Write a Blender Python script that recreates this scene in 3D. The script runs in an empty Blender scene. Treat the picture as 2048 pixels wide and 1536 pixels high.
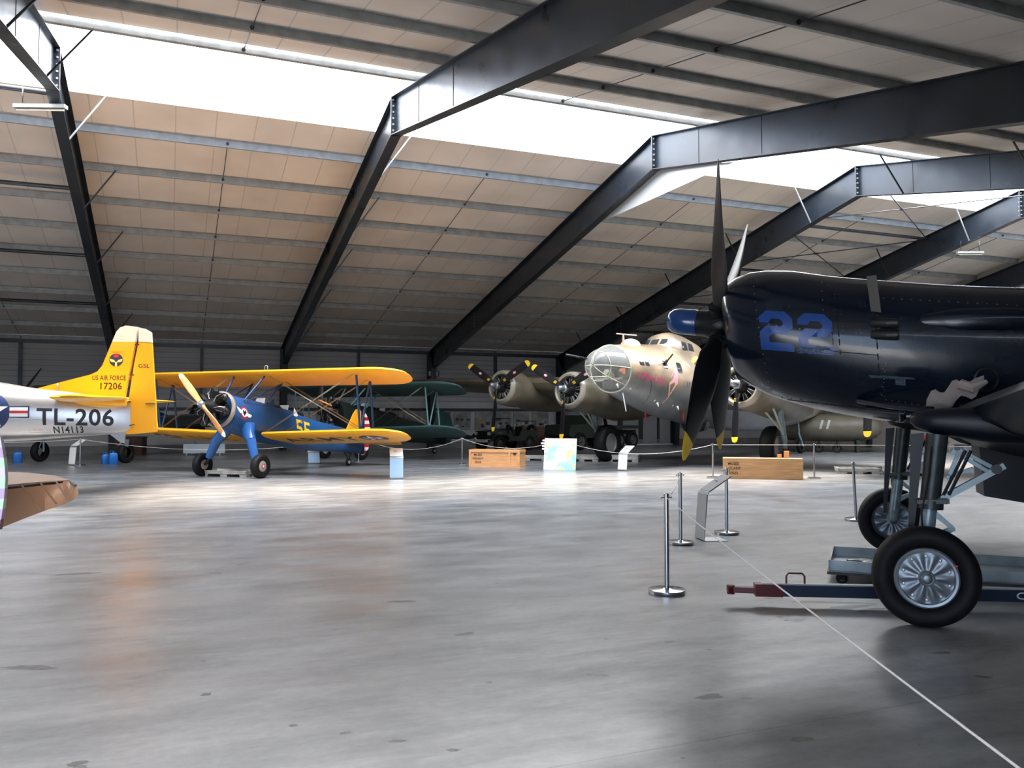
import bpy, bmesh, math, random
from mathutils import Vector, Matrix
from mathutils.bvhtree import BVHTree
from math import sin, cos, pi, radians, sqrt, atan2, tan

# ---------------------------------------------------------------- camera, sky, exposure
SC = bpy.context.scene
COL = SC.collection
SC.view_settings.view_transform = 'Standard'
SC.view_settings.look = 'None'
SC.view_settings.exposure = 0.35
SC.view_settings.gamma = 1.0
SC.view_settings.use_curve_mapping = False

FPX, EYE = 1656.0, 1.70
YAW, PITCH = radians(22.37), radians(2.228)
cam_d = bpy.data.cameras.new('camera')
cam_d.sensor_width = 36.0
cam_d.lens = FPX / 2048.0 * 36.0
cam_d.clip_end = 400
cam_o = bpy.data.objects.new('camera', cam_d)
COL.objects.link(cam_o)
cam_o.location = (0, 0, EYE)
cam_o.rotation_euler = (pi / 2 + PITCH, 0, -YAW)
SC.camera = cam_o

RIDGE_Y, EAVE_F, EAVE_N = 20.13, 42.63, -2.37
X0, BAY = 5.13, 7.606
FX = lambda k: X0 + BAY * k
XL, XR = FX(-3), FX(4)
SLOPE = 0.2083
SKY_N, SKY_F = 18.30, 22.34            # skylight edges (Y)

world = bpy.data.worlds.new('sky')
SC.world = world
world.use_nodes = True
nt = world.node_tree
nt.nodes.clear()
w_out = nt.nodes.new('ShaderNodeOutputWorld')
w_bg = nt.nodes.new('ShaderNodeBackground')
w_tc = nt.nodes.new('ShaderNodeTexCoord')
w_sep = nt.nodes.new('ShaderNodeSeparateXYZ')
w_rmp = nt.nodes.new('ShaderNodeValToRGB')
nt.links.new(w_tc.outputs['Generated'], w_sep.inputs[0])
nt.links.new(w_sep.outputs['Z'], w_rmp.inputs[0])
nt.links.new(w_rmp.outputs[0], w_bg.inputs[0])
nt.links.new(w_bg.outputs[0], w_out.inputs[0])
cr = w_rmp.color_ramp
cr.elements[0].position = 0.0
cr.elements[0].color = (0.10, 0.14, 0.20, 1)
cr.elements[1].position = 0.85
cr.elements[1].color = (0.90, 0.955, 1.06, 1)
e = cr.elements.new(0.25); e.color = (0.17, 0.22, 0.31, 1)
e = cr.elements.new(0.45); e.color = (0.60, 0.60, 0.60, 1)
w_bg.inputs[1].default_value = 21.5

# hazy overhead sun, its light spread wide by the milky skylight sheets
sun_d = bpy.data.lights.new('sun', 'SUN'); sun_d.energy = 19.0; sun_d.angle = radians(32); sun_d.color = (1.0, .80, .60)
sun_o = bpy.data.objects.new('sun', sun_d); COL.objects.link(sun_o); sun_o.rotation_euler = (radians(-4), radians(6), 0)

def portal(name, loc, rot, sx, sy):
    l = bpy.data.lights.new(name, 'AREA')
    l.shape = 'RECTANGLE'; l.size = sx; l.size_y = sy
    l.cycles.is_portal = True
    o = bpy.data.objects.new(name, l); COL.objects.link(o)
    o.location = loc; o.rotation_euler = rot
    return o
portal('skylight_portal', ((XL + XR) / 2, (SKY_N + SKY_F) / 2, 10.35), (0, 0, 0), XR - XL, SKY_F - SKY_N + .5)
portal('doorway_portal', (-4.5, EAVE_N - .3, 2.3), (-pi / 2, 0, 0), 9.0, 4.5)

# ---------------------------------------------------------------- materials
MATS = {}
def mat(name, col, rough=.5, metal=0., noise=0., nscale=3., bump=0., bscale=20., spec=.5, coat=0., col2=None, rnoise=0., alpha=1., stretch=None, trans=0.):
    if name in MATS: return MATS[name]
    m = bpy.data.materials.new(name); m.use_nodes = True
    N = m.node_tree.nodes; L = m.node_tree.links
    b = N['Principled BSDF']
    b.inputs['Base Color'].default_value = (*col, 1)
    b.inputs['Roughness'].default_value = rough
    b.inputs['Metallic'].default_value = metal
    b.inputs['Specular IOR Level'].default_value = spec
    b.inputs['Coat Weight'].default_value = coat
    b.inputs['Coat Roughness'].default_value = .06
    b.inputs['Alpha'].default_value = alpha
    b.inputs['Transmission Weight'].default_value = trans
    if noise or bump or rnoise or col2:
        tc = N.new('ShaderNodeTexCoord'); mp = N.new('ShaderNodeMapping')
        L.new(tc.outputs['Object'], mp.inputs[0])
        if stretch: mp.inputs['Scale'].default_value = stretch
        nz = N.new('ShaderNodeTexNoise'); nz.inputs['Scale'].default_value = nscale
        nz.inputs['Detail'].default_value = 6
        L.new(mp.outputs[0], nz.inputs['Vector'])
        if noise or col2:
            rp = N.new('ShaderNodeValToRGB')
            rp.color_ramp.elements[0].position = .35; rp.color_ramp.elements[1].position = .65
            c2 = col2 or tuple(min(1, c * (1 + noise)) for c in col)
            c1 = col if col2 else tuple(c * (1 - noise) for c in col)
            rp.color_ramp.elements[0].color = (*c1, 1); rp.color_ramp.elements[1].color = (*c2, 1)
            L.new(nz.outputs[0], rp.inputs[0]); L.new(rp.outputs[0], b.inputs['Base Color'])
        if rnoise:
            mr = N.new('ShaderNodeMapRange'); mr.inputs['From Min'].default_value = .3; mr.inputs['From Max'].default_value = .7
            mr.inputs['To Min'].default_value = max(0, rough - rnoise); mr.inputs['To Max'].default_value = rough + rnoise
            L.new(nz.outputs[0], mr.inputs[0]); L.new(mr.outputs[0], b.inputs['Roughness'])
        if bump:
            n2 = N.new('ShaderNodeTexNoise'); n2.inputs['Scale'].default_value = bscale; n2.inputs['Detail'].default_value = 4
            L.new(mp.outputs[0], n2.inputs['Vector'])
            bp = N.new('ShaderNodeBump'); bp.inputs['Strength'].default_value = bump; bp.inputs['Distance'].default_value = .02
            L.new(n2.outputs[0], bp.inputs['Height']); L.new(bp.outputs[0], b.inputs['Normal'])
    MATS[name] = m
    return m

# ---------------------------------------------------------------- mesh builder
V3 = Vector
def rotm(rx=0, ry=0, rz=0):
    return Matrix.Rotation(rz, 4, 'Z') @ Matrix.Rotation(ry, 4, 'Y') @ Matrix.Rotation(rx, 4, 'X')
def frame_to(d, up=(0, 0, 1)):
    d = V3(d).normalized(); u = V3(up)
    if abs(d.dot(u)) > .99: u = V3((1, 0, 0))
    x = u.cross(d).normalized(); y = d.cross(x)
    return x, y, d

class MB:
    def __init__(s): s.V = []; s.F = []; s.MI = []; s.S = []
    def add(s, vs, fs, mi=0, sm=False):
        b = len(s.V); s.V += [tuple(v) for v in vs]
        for f in fs:
            s.F.append(tuple(i + b for i in f)); s.MI.append(mi); s.S.append(sm)
        return s
    def box(s, c, sz, rot=None, mi=0, taper=1.):
        hx, hy, hz = sz[0] / 2, sz[1] / 2, sz[2] / 2
        P = []
        for z in (-1, 1):
            t = taper if z > 0 else 1
            for x, y in ((-1, -1), (1, -1), (1, 1), (-1, 1)): P.append(V3((x * hx * t, y * hy * t, z * hz)))
        if rot is not None: P = [rot @ p for p in P]
        P = [p + V3(c) for p in P]
        return s.add(P, [(0, 3, 2, 1), (4, 5, 6, 7), (0, 1, 5, 4), (1, 2, 6, 5), (2, 3, 7, 6), (3, 0, 4, 7)], mi)
    def bar(s, p0, p1, w, h, up=(0, 0, 1), mi=0):
        p0, p1 = V3(p0), V3(p1); x, y, d = frame_to(p1 - p0, up)
        P = [p + x * a * w / 2 + y * b * h / 2 for p in (p0, p1) for a, b in ((-1, -1), (1, -1), (1, 1), (-1, 1))]
        return s.add(P, [(0, 3, 2, 1), (4, 5, 6, 7), (0, 1, 5, 4), (1, 2, 6, 5), (2, 3, 7, 6), (3, 0, 4, 7)], mi)
    def ringloft(s, rings, cap0=True, cap1=True, closed=True, mi=0, sm=True):
        n = len(rings[0]); P = [p for r in rings for p in r]; F = []
        for i in range(len(rings) - 1):
            for j in range(n if closed else n - 1):
                a = i * n + j; b = i * n + (j + 1) % n
                F.append((a, b, b + n, a + n))
        s.add(P, F, mi, sm)
        b = len(s.V) - len(P)
        if cap0: s.F.append(tuple(b + j for j in reversed(range(n)))); s.MI.append(mi); s.S.append(False)
        if cap1: s.F.append(tuple(b + (len(rings) - 1) * n + j for j in range(n))); s.MI.append(mi); s.S.append(False)
        return s
    def tube(s, pts, r, n=8, mi=0, cap=True, sm=True, flat=1.):
        pts = [V3(p) for p in pts]; rings = []
        rr = r if isinstance(r, (list, tuple)) else [r] * len(pts)
        px = None
        for i, p in enumerate(pts):
            d = (pts[min(i + 1, len(pts) - 1)] - pts[max(i - 1, 0)])
            if d.length < 1e-9: d = V3((0, 0, 1))
            d.normalize()
            if px is None: x, y, _ = frame_to(d)
            else:
                x = (px - d * px.dot(d))
                x = x.normalized() if x.length > 1e-6 else frame_to(d)[0]
                y = d.cross(x)
            px = x
            rings.append([p + x * cos(2 * pi * k / n) * rr[i] + y * sin(2 * pi * k / n) * rr[i] * flat for k in range(n)])
        return s.ringloft(rings, cap, cap, True, mi, sm)
    def cyl(s, p0, p1, r0, r1=None, n=16, mi=0, cap=True, sm=True, flat=1.):
        return s.tube([p0, p1], [r0, r0 if r1 is None else r1], n, mi, cap, sm, flat)
    def lathe(s, prof, c=(0, 0, 0), axis=(0, 0, 1), n=32, mi=0, cap=True, sm=True, a0=0, a1=2 * pi):
        # prof: (distance along the axis, radius)
        x, y, d = frame_to(axis); c = V3(c); full = abs(a1 - a0 - 2 * pi) < 1e-6
        rings = []
        for t, r in prof:
            m = n if full else n + 1
            rings.append([c + d * t + (x * cos(a0 + (a1 - a0) * k / n) + y * sin(a0 + (a1 - a0) * k / n)) * max(r, 1e-5) for k in range(m)])
        return s.ringloft(rings, cap, cap, full, mi, sm)
    def prism(s, poly, o, u, v, th, mi=0, cen=True):
        # poly 2-D in the u,v plane extruded along u x v
        u, v = V3(u), V3(v); w = u.cross(v).normalized(); o = V3(o)
        if cen: o = o - w * th / 2
        n = len(poly)
        A = [o + u * a + v * b for a, b in poly]; B = [p + w * th for p in A]
        return s.add(A + B, [tuple(reversed(range(n))), tuple(range(n, 2 * n))] + [(i, (i + 1) % n, n + (i + 1) % n, n + i) for i in range(n)], mi)
    def sphere(s, c, r, n=12, m=8, mi=0, sc=(1, 1, 1)):
        rings = []
        for i in range(m + 1):
            a = -pi / 2 + pi * i / m
            rings.append([V3((c[0] + sc[0] * r * cos(a) * cos(2 * pi * k / n) , c[1] + sc[1] * r * cos(a) * sin(2 * pi * k / n), c[2] + sc[2] * r * sin(a))) for k in range(n)])
        return s.ringloft(rings, True, True, True, mi)
    def tf(s, M, start=0):
        for i in range(start, len(s.V)): s.V[i] = tuple(M @ V3(s.V[i]))
        return s
    def merge(s, o, mi=0):
        b = len(s.V); s.V += o.V
        for f, k, q in zip(o.F, o.MI, o.S): s.F.append(tuple(i + b for i in f)); s.MI.append(k + mi); s.S.append(q)
        return s
    def build(s, name, mats, parent=None, loc=(0, 0, 0), rot=(0, 0, 0), **tags):
        me = bpy.data.meshes.new(name)
        me.from_pydata(s.V, [], s.F)
        if not isinstance(mats, (list, tuple)): mats = [mats]
        for m in mats: me.materials.append(m)
        me.polygons.foreach_set('material_index', s.MI)
        me.polygons.foreach_set('use_smooth', s.S)
        me.update()
        bm = bmesh.new(); bm.from_mesh(me)
        bmesh.ops.remove_doubles(bm, verts=bm.verts, dist=1e-5)
        bmesh.ops.recalc_face_normals(bm, faces=bm.faces)
        for ed in bm.edges:
            if len(ed.link_faces) == 2 and ed.calc_face_angle(0) > radians(42): ed.smooth = False
        bm.to_mesh(me); bm.free()
        o = bpy.data.objects.new(name, me); COL.objects.link(o)
        o.location = loc; o.rotation_euler = rot
        if parent: o.parent = parent
        for k, v in tags.items(): o[{'cat': 'category'}.get(k, k)] = v
        return o

def thing(name, label, cat, loc=(0, 0, 0), rz=0., group=None):
    o = bpy.data.objects.new(name, None); COL.objects.link(o)
    o.empty_display_size = .2
    o.location = loc; o.rotation_euler = (0, 0, rz)
    o['label'] = label; o['category'] = cat
    if group: o['group'] = group
    return o
def kids(o): return [c for c in bpy.data.objects if c.parent == o]
def dup(root, loc, rz, label=None, group=None):
    def cp(o, par):
        c = o.copy(); COL.objects.link(c); c.parent = par
        for ch in kids(o): cp(ch, c)
        return c
    r = cp(root, None); r.location = loc; r.rotation_euler = (0, 0, rz)
    if label: r['label'] = label
    if group: r['group'] = group
    return r

# ---------------------------------------------------------------- shapes shared by the aircraft
def ell(x, zc, hw, ht, hb=None, n=36, e=2., tilt=0., y0=0.):
    # cross-section of a body whose axis runs along x
    hb = ht if hb is None else hb; R = []
    for k in range(n):
        a = 2 * pi * k / n; c, s_ = cos(a), sin(a)
        yy = hw * math.copysign(abs(c) ** (2 / e), c); h = ht if s_ >= 0 else hb
        zz = h * math.copysign(abs(s_) ** (2 / e), s_)
        R.append(V3((x - zz * tilt, y0 + yy, zc + zz)))
    return R
def interp(rows, x):
    # smooth interpolation of rows keyed by first column (rows sorted by it)
    for i in range(len(rows) - 1):
        if rows[i][0] <= x <= rows[i + 1][0] or i == len(rows) - 2:
            a, b = rows[i], rows[i + 1]
            p = rows[i - 1] if i else a; q = rows[i + 2] if i + 2 < len(rows) else b
            h = b[0] - a[0]; t = (x - a[0]) / h; out = []
            for j in range(1, len(a)):
                m0 = (b[j] - p[j]) / (b[0] - p[0]) * h; m1 = (q[j] - a[j]) / (q[0] - a[0]) * h
                out.append((2 * t**3 - 3 * t**2 + 1) * a[j] + (t**3 - 2 * t**2 + t) * m0 + (-2 * t**3 + 3 * t**2) * b[j] + (t**3 - t**2) * m1)
            return out
def foil(le, chord, th, up=(0, 0, 1), back=(-1, 0, 0), n=10, cam=.0):
    # airfoil ring: le point, chord length along `back`, thickness along `up`
    le, up, back = V3(le), V3(up), V3(back); T = []
    for i in range(n + 1):
        x = (1 - cos(pi * i / n)) / 2
        y = 5 * th * (.2969 * sqrt(x) - .126 * x - .3516 * x**2 + .2843 * x**3 - .1036 * x**4)
        c = cam * 4 * x * (1 - x)
        T.append((x, c + y, c - y))
    R = [le + back * x * chord + up * a * chord for x, a, b in reversed(T)] + [le + back * x * chord + up * b * chord for x, a, b in T[1:-1]]
    return R
def tyre(mb, c, r, w, axis=(0, 1, 0), rim=.55, mi=0, n=40):
    h = w / 2; ri = r * rim
    prof = [(-h * .55, ri), (-h * .85, ri * 1.12), (-h, (ri + r) / 2), (-h * .93, r * .9), (-h * .7, r * .97), (-h * .35, r), (0, r * 1.003), (h * .35, r), (h * .7, r * .97), (h * .93, r * .9), (h, (ri + r) / 2), (h * .85, ri * 1.12), (h * .55, ri)]
    return mb.lathe(prof, c, axis, n, mi, cap=False)

def text2d(txt, size, bold=0., sx=1., shear=0., align='CENTER', grid=None):
    cu = bpy.data.curves.new('lettering', 'FONT'); cu.body = txt; cu.size = size; cu.offset = bold * size; cu.shear = shear; cu.space_character = 1.06
    cu.align_x = align; cu.align_y = 'CENTER'; cu.resolution_u = 3
    ob = bpy.data.objects.new('lettering', cu)
    me = bpy.data.meshes.new_from_object(ob)
    bm = bmesh.new(); bm.from_mesh(me)
    bpy.data.objects.remove(ob); bpy.data.curves.remove(cu); bpy.data.meshes.remove(me)
    for v in bm.verts: v.co.x *= sx
    return slice2d(bm, grid or size * .35)
def poly2d(polys, grid=.2):
    bm = bmesh.new()
    for p in polys:
        bm.faces.new([bm.verts.new((x, y, 0)) for x, y in p])
    bm.normal_update(); bmesh.ops.triangulate(bm, faces=bm.faces, ngon_method='EAR_CLIP')
    return slice2d(bm, grid)
def slice2d(bm, g):
    xs = [v.co.x for v in bm.verts]; ys = [v.co.y for v in bm.verts]
    for lo, hi, nrm in ((min(xs), max(xs), V3((1, 0, 0))), (min(ys), max(ys), V3((0, 1, 0)))):
        k = math.ceil(lo / g)
        while k * g < hi:
            bmesh.ops.bisect_plane(bm, geom=bm.verts[:] + bm.edges[:] + bm.faces[:], plane_co=nrm * k * g, plane_no=nrm); k += 1
    bmesh.ops.triangulate(bm, faces=bm.faces)
    bm.verts.ensure_lookup_table()
    r = ([(v.co.x, v.co.y) for v in bm.verts], [tuple(v.index for v in f.verts) for f in bm.faces]); bm.free()
    return r
def star2d(r, ri=None, rot=pi / 2, c=(0, 0), n=5):
    ri = ri or r * .382; return [(c[0] + (r if k % 2 == 0 else ri) * cos(rot + pi * k / n), c[1] + (r if k % 2 == 0 else ri) * sin(rot + pi * k / n)) for k in range(2 * n)]
def circ2d(r, n=28, c=(0, 0), ry=None): return [(c[0] + r * cos(2 * pi * k / n), c[1] + (ry or r) * sin(2 * pi * k / n)) for k in range(n)]
def decal(mb, shape, o, u, v, dirn, mi, off=.003, bvh=None):
    # paint laid on the skin of mb: the 2-D shape is thrown along dirn on to the surface
    vs, fs = shape; o, u, v, dirn = V3(o), V3(u), V3(v), V3(dirn).normalized()
    bvh = bvh or BVHTree.FromPolygons([V3(p) for p in mb.V], mb.F)
    P = []; ok = []
    for a, b in vs:
        p = o + u * a + v * b
        h, nrm, i, d = bvh.ray_cast(p, dirn, 6.)
        if h is None: P.append(p); ok.append(False); continue
        if nrm.dot(dirn) > 0: nrm = -nrm
        P.append(h + nrm * off); ok.append(True)
    mb.add(P, [f for f in fs if all(ok[i] for i in f)], mi, True)
    return mb
# ================================================================= THE HANGAR
def floor_mat():
    m = bpy.data.materials.new('polished_concrete'); m.use_nodes = True
    N = m.node_tree.nodes; L = m.node_tree.links; b = N['Principled BSDF']
    tc = N.new('ShaderNodeTexCoord')
    def noise(s, d=8, ro=.6, dist=0., sc=None):
        n = N.new('ShaderNodeTexNoise'); n.inputs['Scale'].default_value = s; n.inputs['Detail'].default_value = d
        n.inputs['Roughness'].default_value = ro; n.inputs['Distortion'].default_value = dist
        src = tc.outputs['Object']
        if sc:
            mp = N.new('ShaderNodeMapping'); mp.inputs['Scale'].default_value = sc; mp.inputs['Rotation'].default_value = (0, 0, .5)
            L.new(src, mp.inputs[0]); src = mp.outputs[0]
        L.new(src, n.inputs['Vector']); return n.outputs[0]
    def ramp(src, a, b_, c0, c1):
        r = N.new('ShaderNodeValToRGB'); r.color_ramp.elements[0].position = a; r.color_ramp.elements[1].position = b_
        r.color_ramp.elements[0].color = (*c0, 1); r.color_ramp.elements[1].color = (*c1, 1)
        L.new(src, r.inputs[0]); return r.outputs[0]
    def mul(a, b_, f=1.):
        x = N.new('ShaderNodeMix'); x.data_type = 'RGBA'; x.blend_type = 'MULTIPLY'; x.inputs['Factor'].default_value = f
        L.new(a, x.inputs[6]); L.new(b_, x.inputs[7]); return x.outputs[2]
    base = ramp(noise(.35, 6, .5, .3), .30, .70, (.165, .172, .178), (.275, .285, .292))
    streak = ramp(noise(2.3, 10, .68, .25, (.35, 1.6, 1)), .34, .66, (.58, .59, .60), (1.15, 1.15, 1.15))
    med = ramp(noise(1.1, 9, .66, .15, (1, 1.8, 1)), .33, .60, (.70, .705, .71), (1.05, 1.05, 1.05))
    fine = ramp(noise(14, 6, .7), .3, .7, (.78, .78, .78), (1.05, 1.05, 1.05))
    spots = ramp(noise(2.7, 3, .5, .1), .235, .28, (.72, .70, .68), (1, 1, 1))
    dots = ramp(noise(7.0, 2, .4), .225, .25, (.25, .25, .25), (1, 1, 1))
    col = mul(mul(mul(mul(mul(base, med), streak), fine), spots), dots)
    # saw-cut joints every 7.6 m
    sp = N.new('ShaderNodeSeparateXYZ'); L.new(tc.outputs['Object'], sp.inputs[0])
    def joint(out, off, per):
        a = N.new('ShaderNodeMath'); a.operation = 'ADD'; a.inputs[1].default_value = off; L.new(out, a.inputs[0])
        c = N.new('ShaderNodeMath'); c.operation = 'PINGPONG'; c.inputs[1].default_value = per / 2; L.new(a.outputs[0], c.inputs[0])
        d = N.new('ShaderNodeMath'); d.operation = 'GREATER_THAN'; d.inputs[1].default_value = .004; L.new(c.outputs[0], d.inputs[0]); return d.outputs[0]
    ja = joint(sp.outputs['X'], 10 * 38.03 - X0 - 3.8, 38.03); jb = joint(sp.outputs['Y'], 100 * 15.2 - 3.70, 15.2)
    mn = N.new('ShaderNodeMath'); mn.operation = 'MINIMUM'; L.new(ja, mn.inputs[0]); L.new(jb, mn.inputs[1])
    col = mul(col, ramp(mn.outputs[0], 0, 1, (.35, .33, .3), (1, 1, 1)))
    L.new(col, b.inputs['Base Color'])
    mr = N.new('ShaderNodeMapRange'); mr.inputs['From Min'].default_value = .3; mr.inputs['From Max'].default_value = .7
    mr.inputs['To Min'].default_value = .29; mr.inputs['To Max'].default_value = .50
    L.new(noise(.9, 6, .55, .1), mr.inputs[0]); L.new(mr.outputs[0], b.inputs['Roughness'])
    def crough(src, lo, hi):
        q = N.new('ShaderNodeMapRange'); q.inputs['From Min'].default_value = .32; q.inputs['From Max'].default_value = .66
        q.inputs['To Min'].default_value = lo; q.inputs['To Max'].default_value = hi; L.new(src, q.inputs[0]); return q.outputs[0]
    L.new(crough(noise(1.0, 12, .70, .3, (.7, 1.7, 1)), .12, 1.0), b.inputs['Coat Weight'])
    b.inputs['Specular IOR Level'].default_value = .42; b.inputs['Coat Roughness'].default_value = .278
    bp = N.new('ShaderNodeBump'); bp.inputs['Strength'].default_value = .12; bp.inputs['Distance'].default_value = .02
    L.new(noise(3.0, 5, .5), bp.inputs['Height']); L.new(bp.outputs[0], b.inputs['Normal'])
    return m
def panel_mat(name, col, axis, per, dark=.8, off=0., width=.02, rough=.55, ribs=None):
    m = bpy.data.materials.new(name); m.use_nodes = True
    N = m.node_tree.nodes; L = m.node_tree.links; b = N['Principled BSDF']; b.inputs['Roughness'].default_value = rough
    tc = N.new('ShaderNodeTexCoord'); sp = N.new('ShaderNodeSeparateXYZ'); L.new(tc.outputs['Object'], sp.inputs[0])
    a = N.new('ShaderNodeMath'); a.operation = 'ADD'; a.inputs[1].default_value = 100 * per + off; L.new(sp.outputs[axis], a.inputs[0])
    c = N.new('ShaderNodeMath'); c.operation = 'PINGPONG'; c.inputs[1].default_value = per / 2; L.new(a.outputs[0], c.inputs[0])
    d = N.new('ShaderNodeMath'); d.operation = 'GREATER_THAN'; d.inputs[1].default_value = width / 2; L.new(c.outputs[0], d.inputs[0])
    nz = N.new('ShaderNodeTexNoise'); nz.inputs['Scale'].default_value = .6; L.new(tc.outputs['Object'], nz.inputs['Vector'])
    r = N.new('ShaderNodeValToRGB'); r.color_ramp.elements[0].color = (*[x * .9 for x in col], 1); r.color_ramp.elements[1].color = (*[min(1, x * 1.08) for x in col], 1)
    r.color_ramp.elements[0].position = .3; r.color_ramp.elements[1].position = .7
    L.new(nz.outputs[0], r.inputs[0])
    x = N.new('ShaderNodeMix'); x.data_type = 'RGBA'; L.new(d.outputs[0], x.inputs[0]); x.inputs[6].default_value = (*[v * dark for v in col], 1); L.new(r.outputs[0], x.inputs[7])
    L.new(x.outputs[2], b.inputs['Base Color'])
    if ribs:
        w = N.new('ShaderNodeMath'); w.operation = 'MULTIPLY'; w.inputs[1].default_value = 2 * pi / ribs; L.new(sp.outputs[axis], w.inputs[0])
        sn = N.new('ShaderNodeMath'); sn.operation = 'SINE'; L.new(w.outputs[0], sn.inputs[0])
        bp = N.new('ShaderNodeBump'); bp.inputs['Strength'].default_value = .35; bp.inputs['Distance'].default_value = .01
        L.new(sn.outputs[0], bp.inputs['Height']); L.new(bp.outputs[0], b.inputs['Normal'])
    return m
m_floor = floor_mat()
m_roof = panel_mat('cream_roof_panel', (.60, .56, .52), 'X', 1.0, .72, 0, .03, .5)
m_wall = panel_mat('ribbed_grey_wall_panel', (.36, .36, .36), 'Z', .25, .62, 0, .03, .5, .25)
m_dado = mat('pale_wall_base', (.42, .41, .40), .6, noise=.06, nscale=2)
m_steel = mat('dark_painted_steel', (.011, .016, .023), .33, noise=.18, nscale=1.2, spec=.5, rnoise=.07)
m_galv = mat('galvanised_steel', (.27, .285, .29), .45, .2, noise=.15, nscale=4)
m_rod = mat('dark_rod', (.03, .032, .036), .45, .3)
m_bolt = mat('zinc_bolt', (.62, .62, .60), .3, .8)
m_curb = mat('white_skylight_curb', (.85, .85, .84), .5)
m_apron = mat('outside_concrete', (.33, .33, .32), .8, noise=.1)

fl = MB().box(((XL + XR) / 2, 20.13, -.15), (XR - XL + 1, 45.6, .3))
random.seed(21)
def floor_mark(x, y, rx, ry, a=0., n=18, z=.0008):
    P = []
    for k in range(n):
        t_ = 2 * pi * k / n; q = random.uniform(.7, 1.15); u, v = rx * q * cos(t_), ry * q * sin(t_)
        P.append((x + u * cos(a) - v * sin(a), y + u * sin(a) + v * cos(a), z))
    fl.add(P + [(x, y, z)], [(k, (k + 1) % n, n) for k in range(n)], 1)
def px_floor(px, py):
    d = V3((sin(YAW) * cos(PITCH), cos(YAW) * cos(PITCH), sin(PITCH))) + V3((cos(YAW), -sin(YAW), 0)) * ((px - 1024) / FPX) + V3((-sin(PITCH) * sin(YAW), -sin(PITCH) * cos(YAW), cos(PITCH))) * ((768 - py) / FPX)
    t_ = -EYE / d.z; return d.x * t_, d.y * t_
for px, py, rx, ry in ((1655, 1205, .42, .05), (1700, 1214, .28, .06), (1745, 1220, .2, .05), (1545, 1197, .1, .03), (1560, 1234, .03, .02), (1572, 1241, .02, .02), (1540, 1240, .012, .012), (1420, 1394, .10, .05), (1605, 1478, .07, .035), (1366, 1516, .015, .01),  # leading streaks paint the tow bar's shadow, the rest are oil spots
        (412, 1389, .035, .03), (587, 1451, .03, .02), (155, 1527, .05, .03), (160, 1534, .04, .02), (1192, 1350, .08, .035), (978, 1365, .03, .02), (1492, 1397, .04, .02), (795, 1482, .05, .02), (905, 1500, .04, .018), (690, 1466, .03, .015), (1885, 1306, .08, .03), (1968, 1354, .06, .03), (805, 1203, .14, .05), (930, 1268, .1, .04), (150, 1148, .25, .05), (430, 1146, .08, .03), (1140, 1030, .2, .06), (1340, 1284, .06, .02), (60, 1335, .2, .05), (480, 1130, .05, .02)):
    x_, y_ = px_floor(px, py); floor_mark(x_, y_, rx, ry, random.uniform(-.6, .1))
fl.build('floor', [m_floor, mat('oil_and_bar_shadow', (.10, .098, .09), .35, noise=.3, nscale=14, spec=.4)], kind='structure')
MB().box((8, -23.2, -.2), (120, 41, .3)).build('apron', m_apron, kind='structure')

def zlip(Y): return 9.83 - abs(Y - RIDGE_Y) * SLOPE       # underside of the purlins
def zroof(Y): return zlip(Y) + .21                          # underside of the roof panels
cb = MB()
for y0, y1 in ((EAVE_N, SKY_N), (SKY_F, EAVE_F)):
    P = [(x, y, zroof(y) + d) for d in (0, .1) for x, y in ((XL, y0), (XR, y0), (XR, y1), (XL, y1))]
    cb.add(P, [(0, 3, 2, 1), (4, 5, 6, 7), (0, 1, 5, 4), (1, 2, 6, 5), (2, 3, 7, 6), (3, 0, 4, 7)])
ceiling = cb.build('ceiling', m_roof, kind='structure')

# translucent ridge skylight: clear sheets with thin white bars
m_sky = mat('clear_skylight_sheet', (1, 1, 1), .4, spec=.2, alpha=.06)
for i in range(7):
    xa, xb = FX(i - 3), FX(i - 2)
    sb = MB()
    for y0, y1 in ((SKY_N - .1, RIDGE_Y), (RIDGE_Y, SKY_F + .1)):
        z0, z1 = zroof(y0) + .16, zroof(y1) + .16
        P = [(x, y, z + d) for d in (0, .012) for x, y, z in ((xa, y0, z0), (xb, y0, z0), (xb, y1, z1), (xa, y1, z1))]
        sb.add(P, [(0, 3, 2, 1), (4, 5, 6, 7), (0, 1, 5, 4), (1, 2, 6, 5), (2, 3, 7, 6), (3, 0, 4, 7)])
    w = sb.build('window_%d' % (i + 1), m_sky, kind='structure')
    cu = MB()
    cu.box(((xa + xb) / 2, SKY_F + .01, zroof(SKY_F) + .08), (BAY, .03, .2))
    cu.box(((xa + xb) / 2, SKY_F - .30, zroof(SKY_F) + .12), (BAY, .035, .035))
    cu.box(((xa + xb) / 2, SKY_N - .02, zroof(SKY_N) + .09), (BAY, .04, .16))
    cu.build('skylight_curb', m_curb, w)
    bb = MB()
    for k in range(7):
        x = xa + (k + .5) * BAY / 7
        bb.bar((x, SKY_N, zroof(SKY_N) + .2), (x, RIDGE_Y, zroof(RIDGE_Y) + .2), .02, .03); bb.bar((x, RIDGE_Y, zroof(RIDGE_Y) + .2), (x, SKY_F, zroof(SKY_F) + .2), .02, .03)
    bb.build('glazing_bar', m_curb, w)

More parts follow.
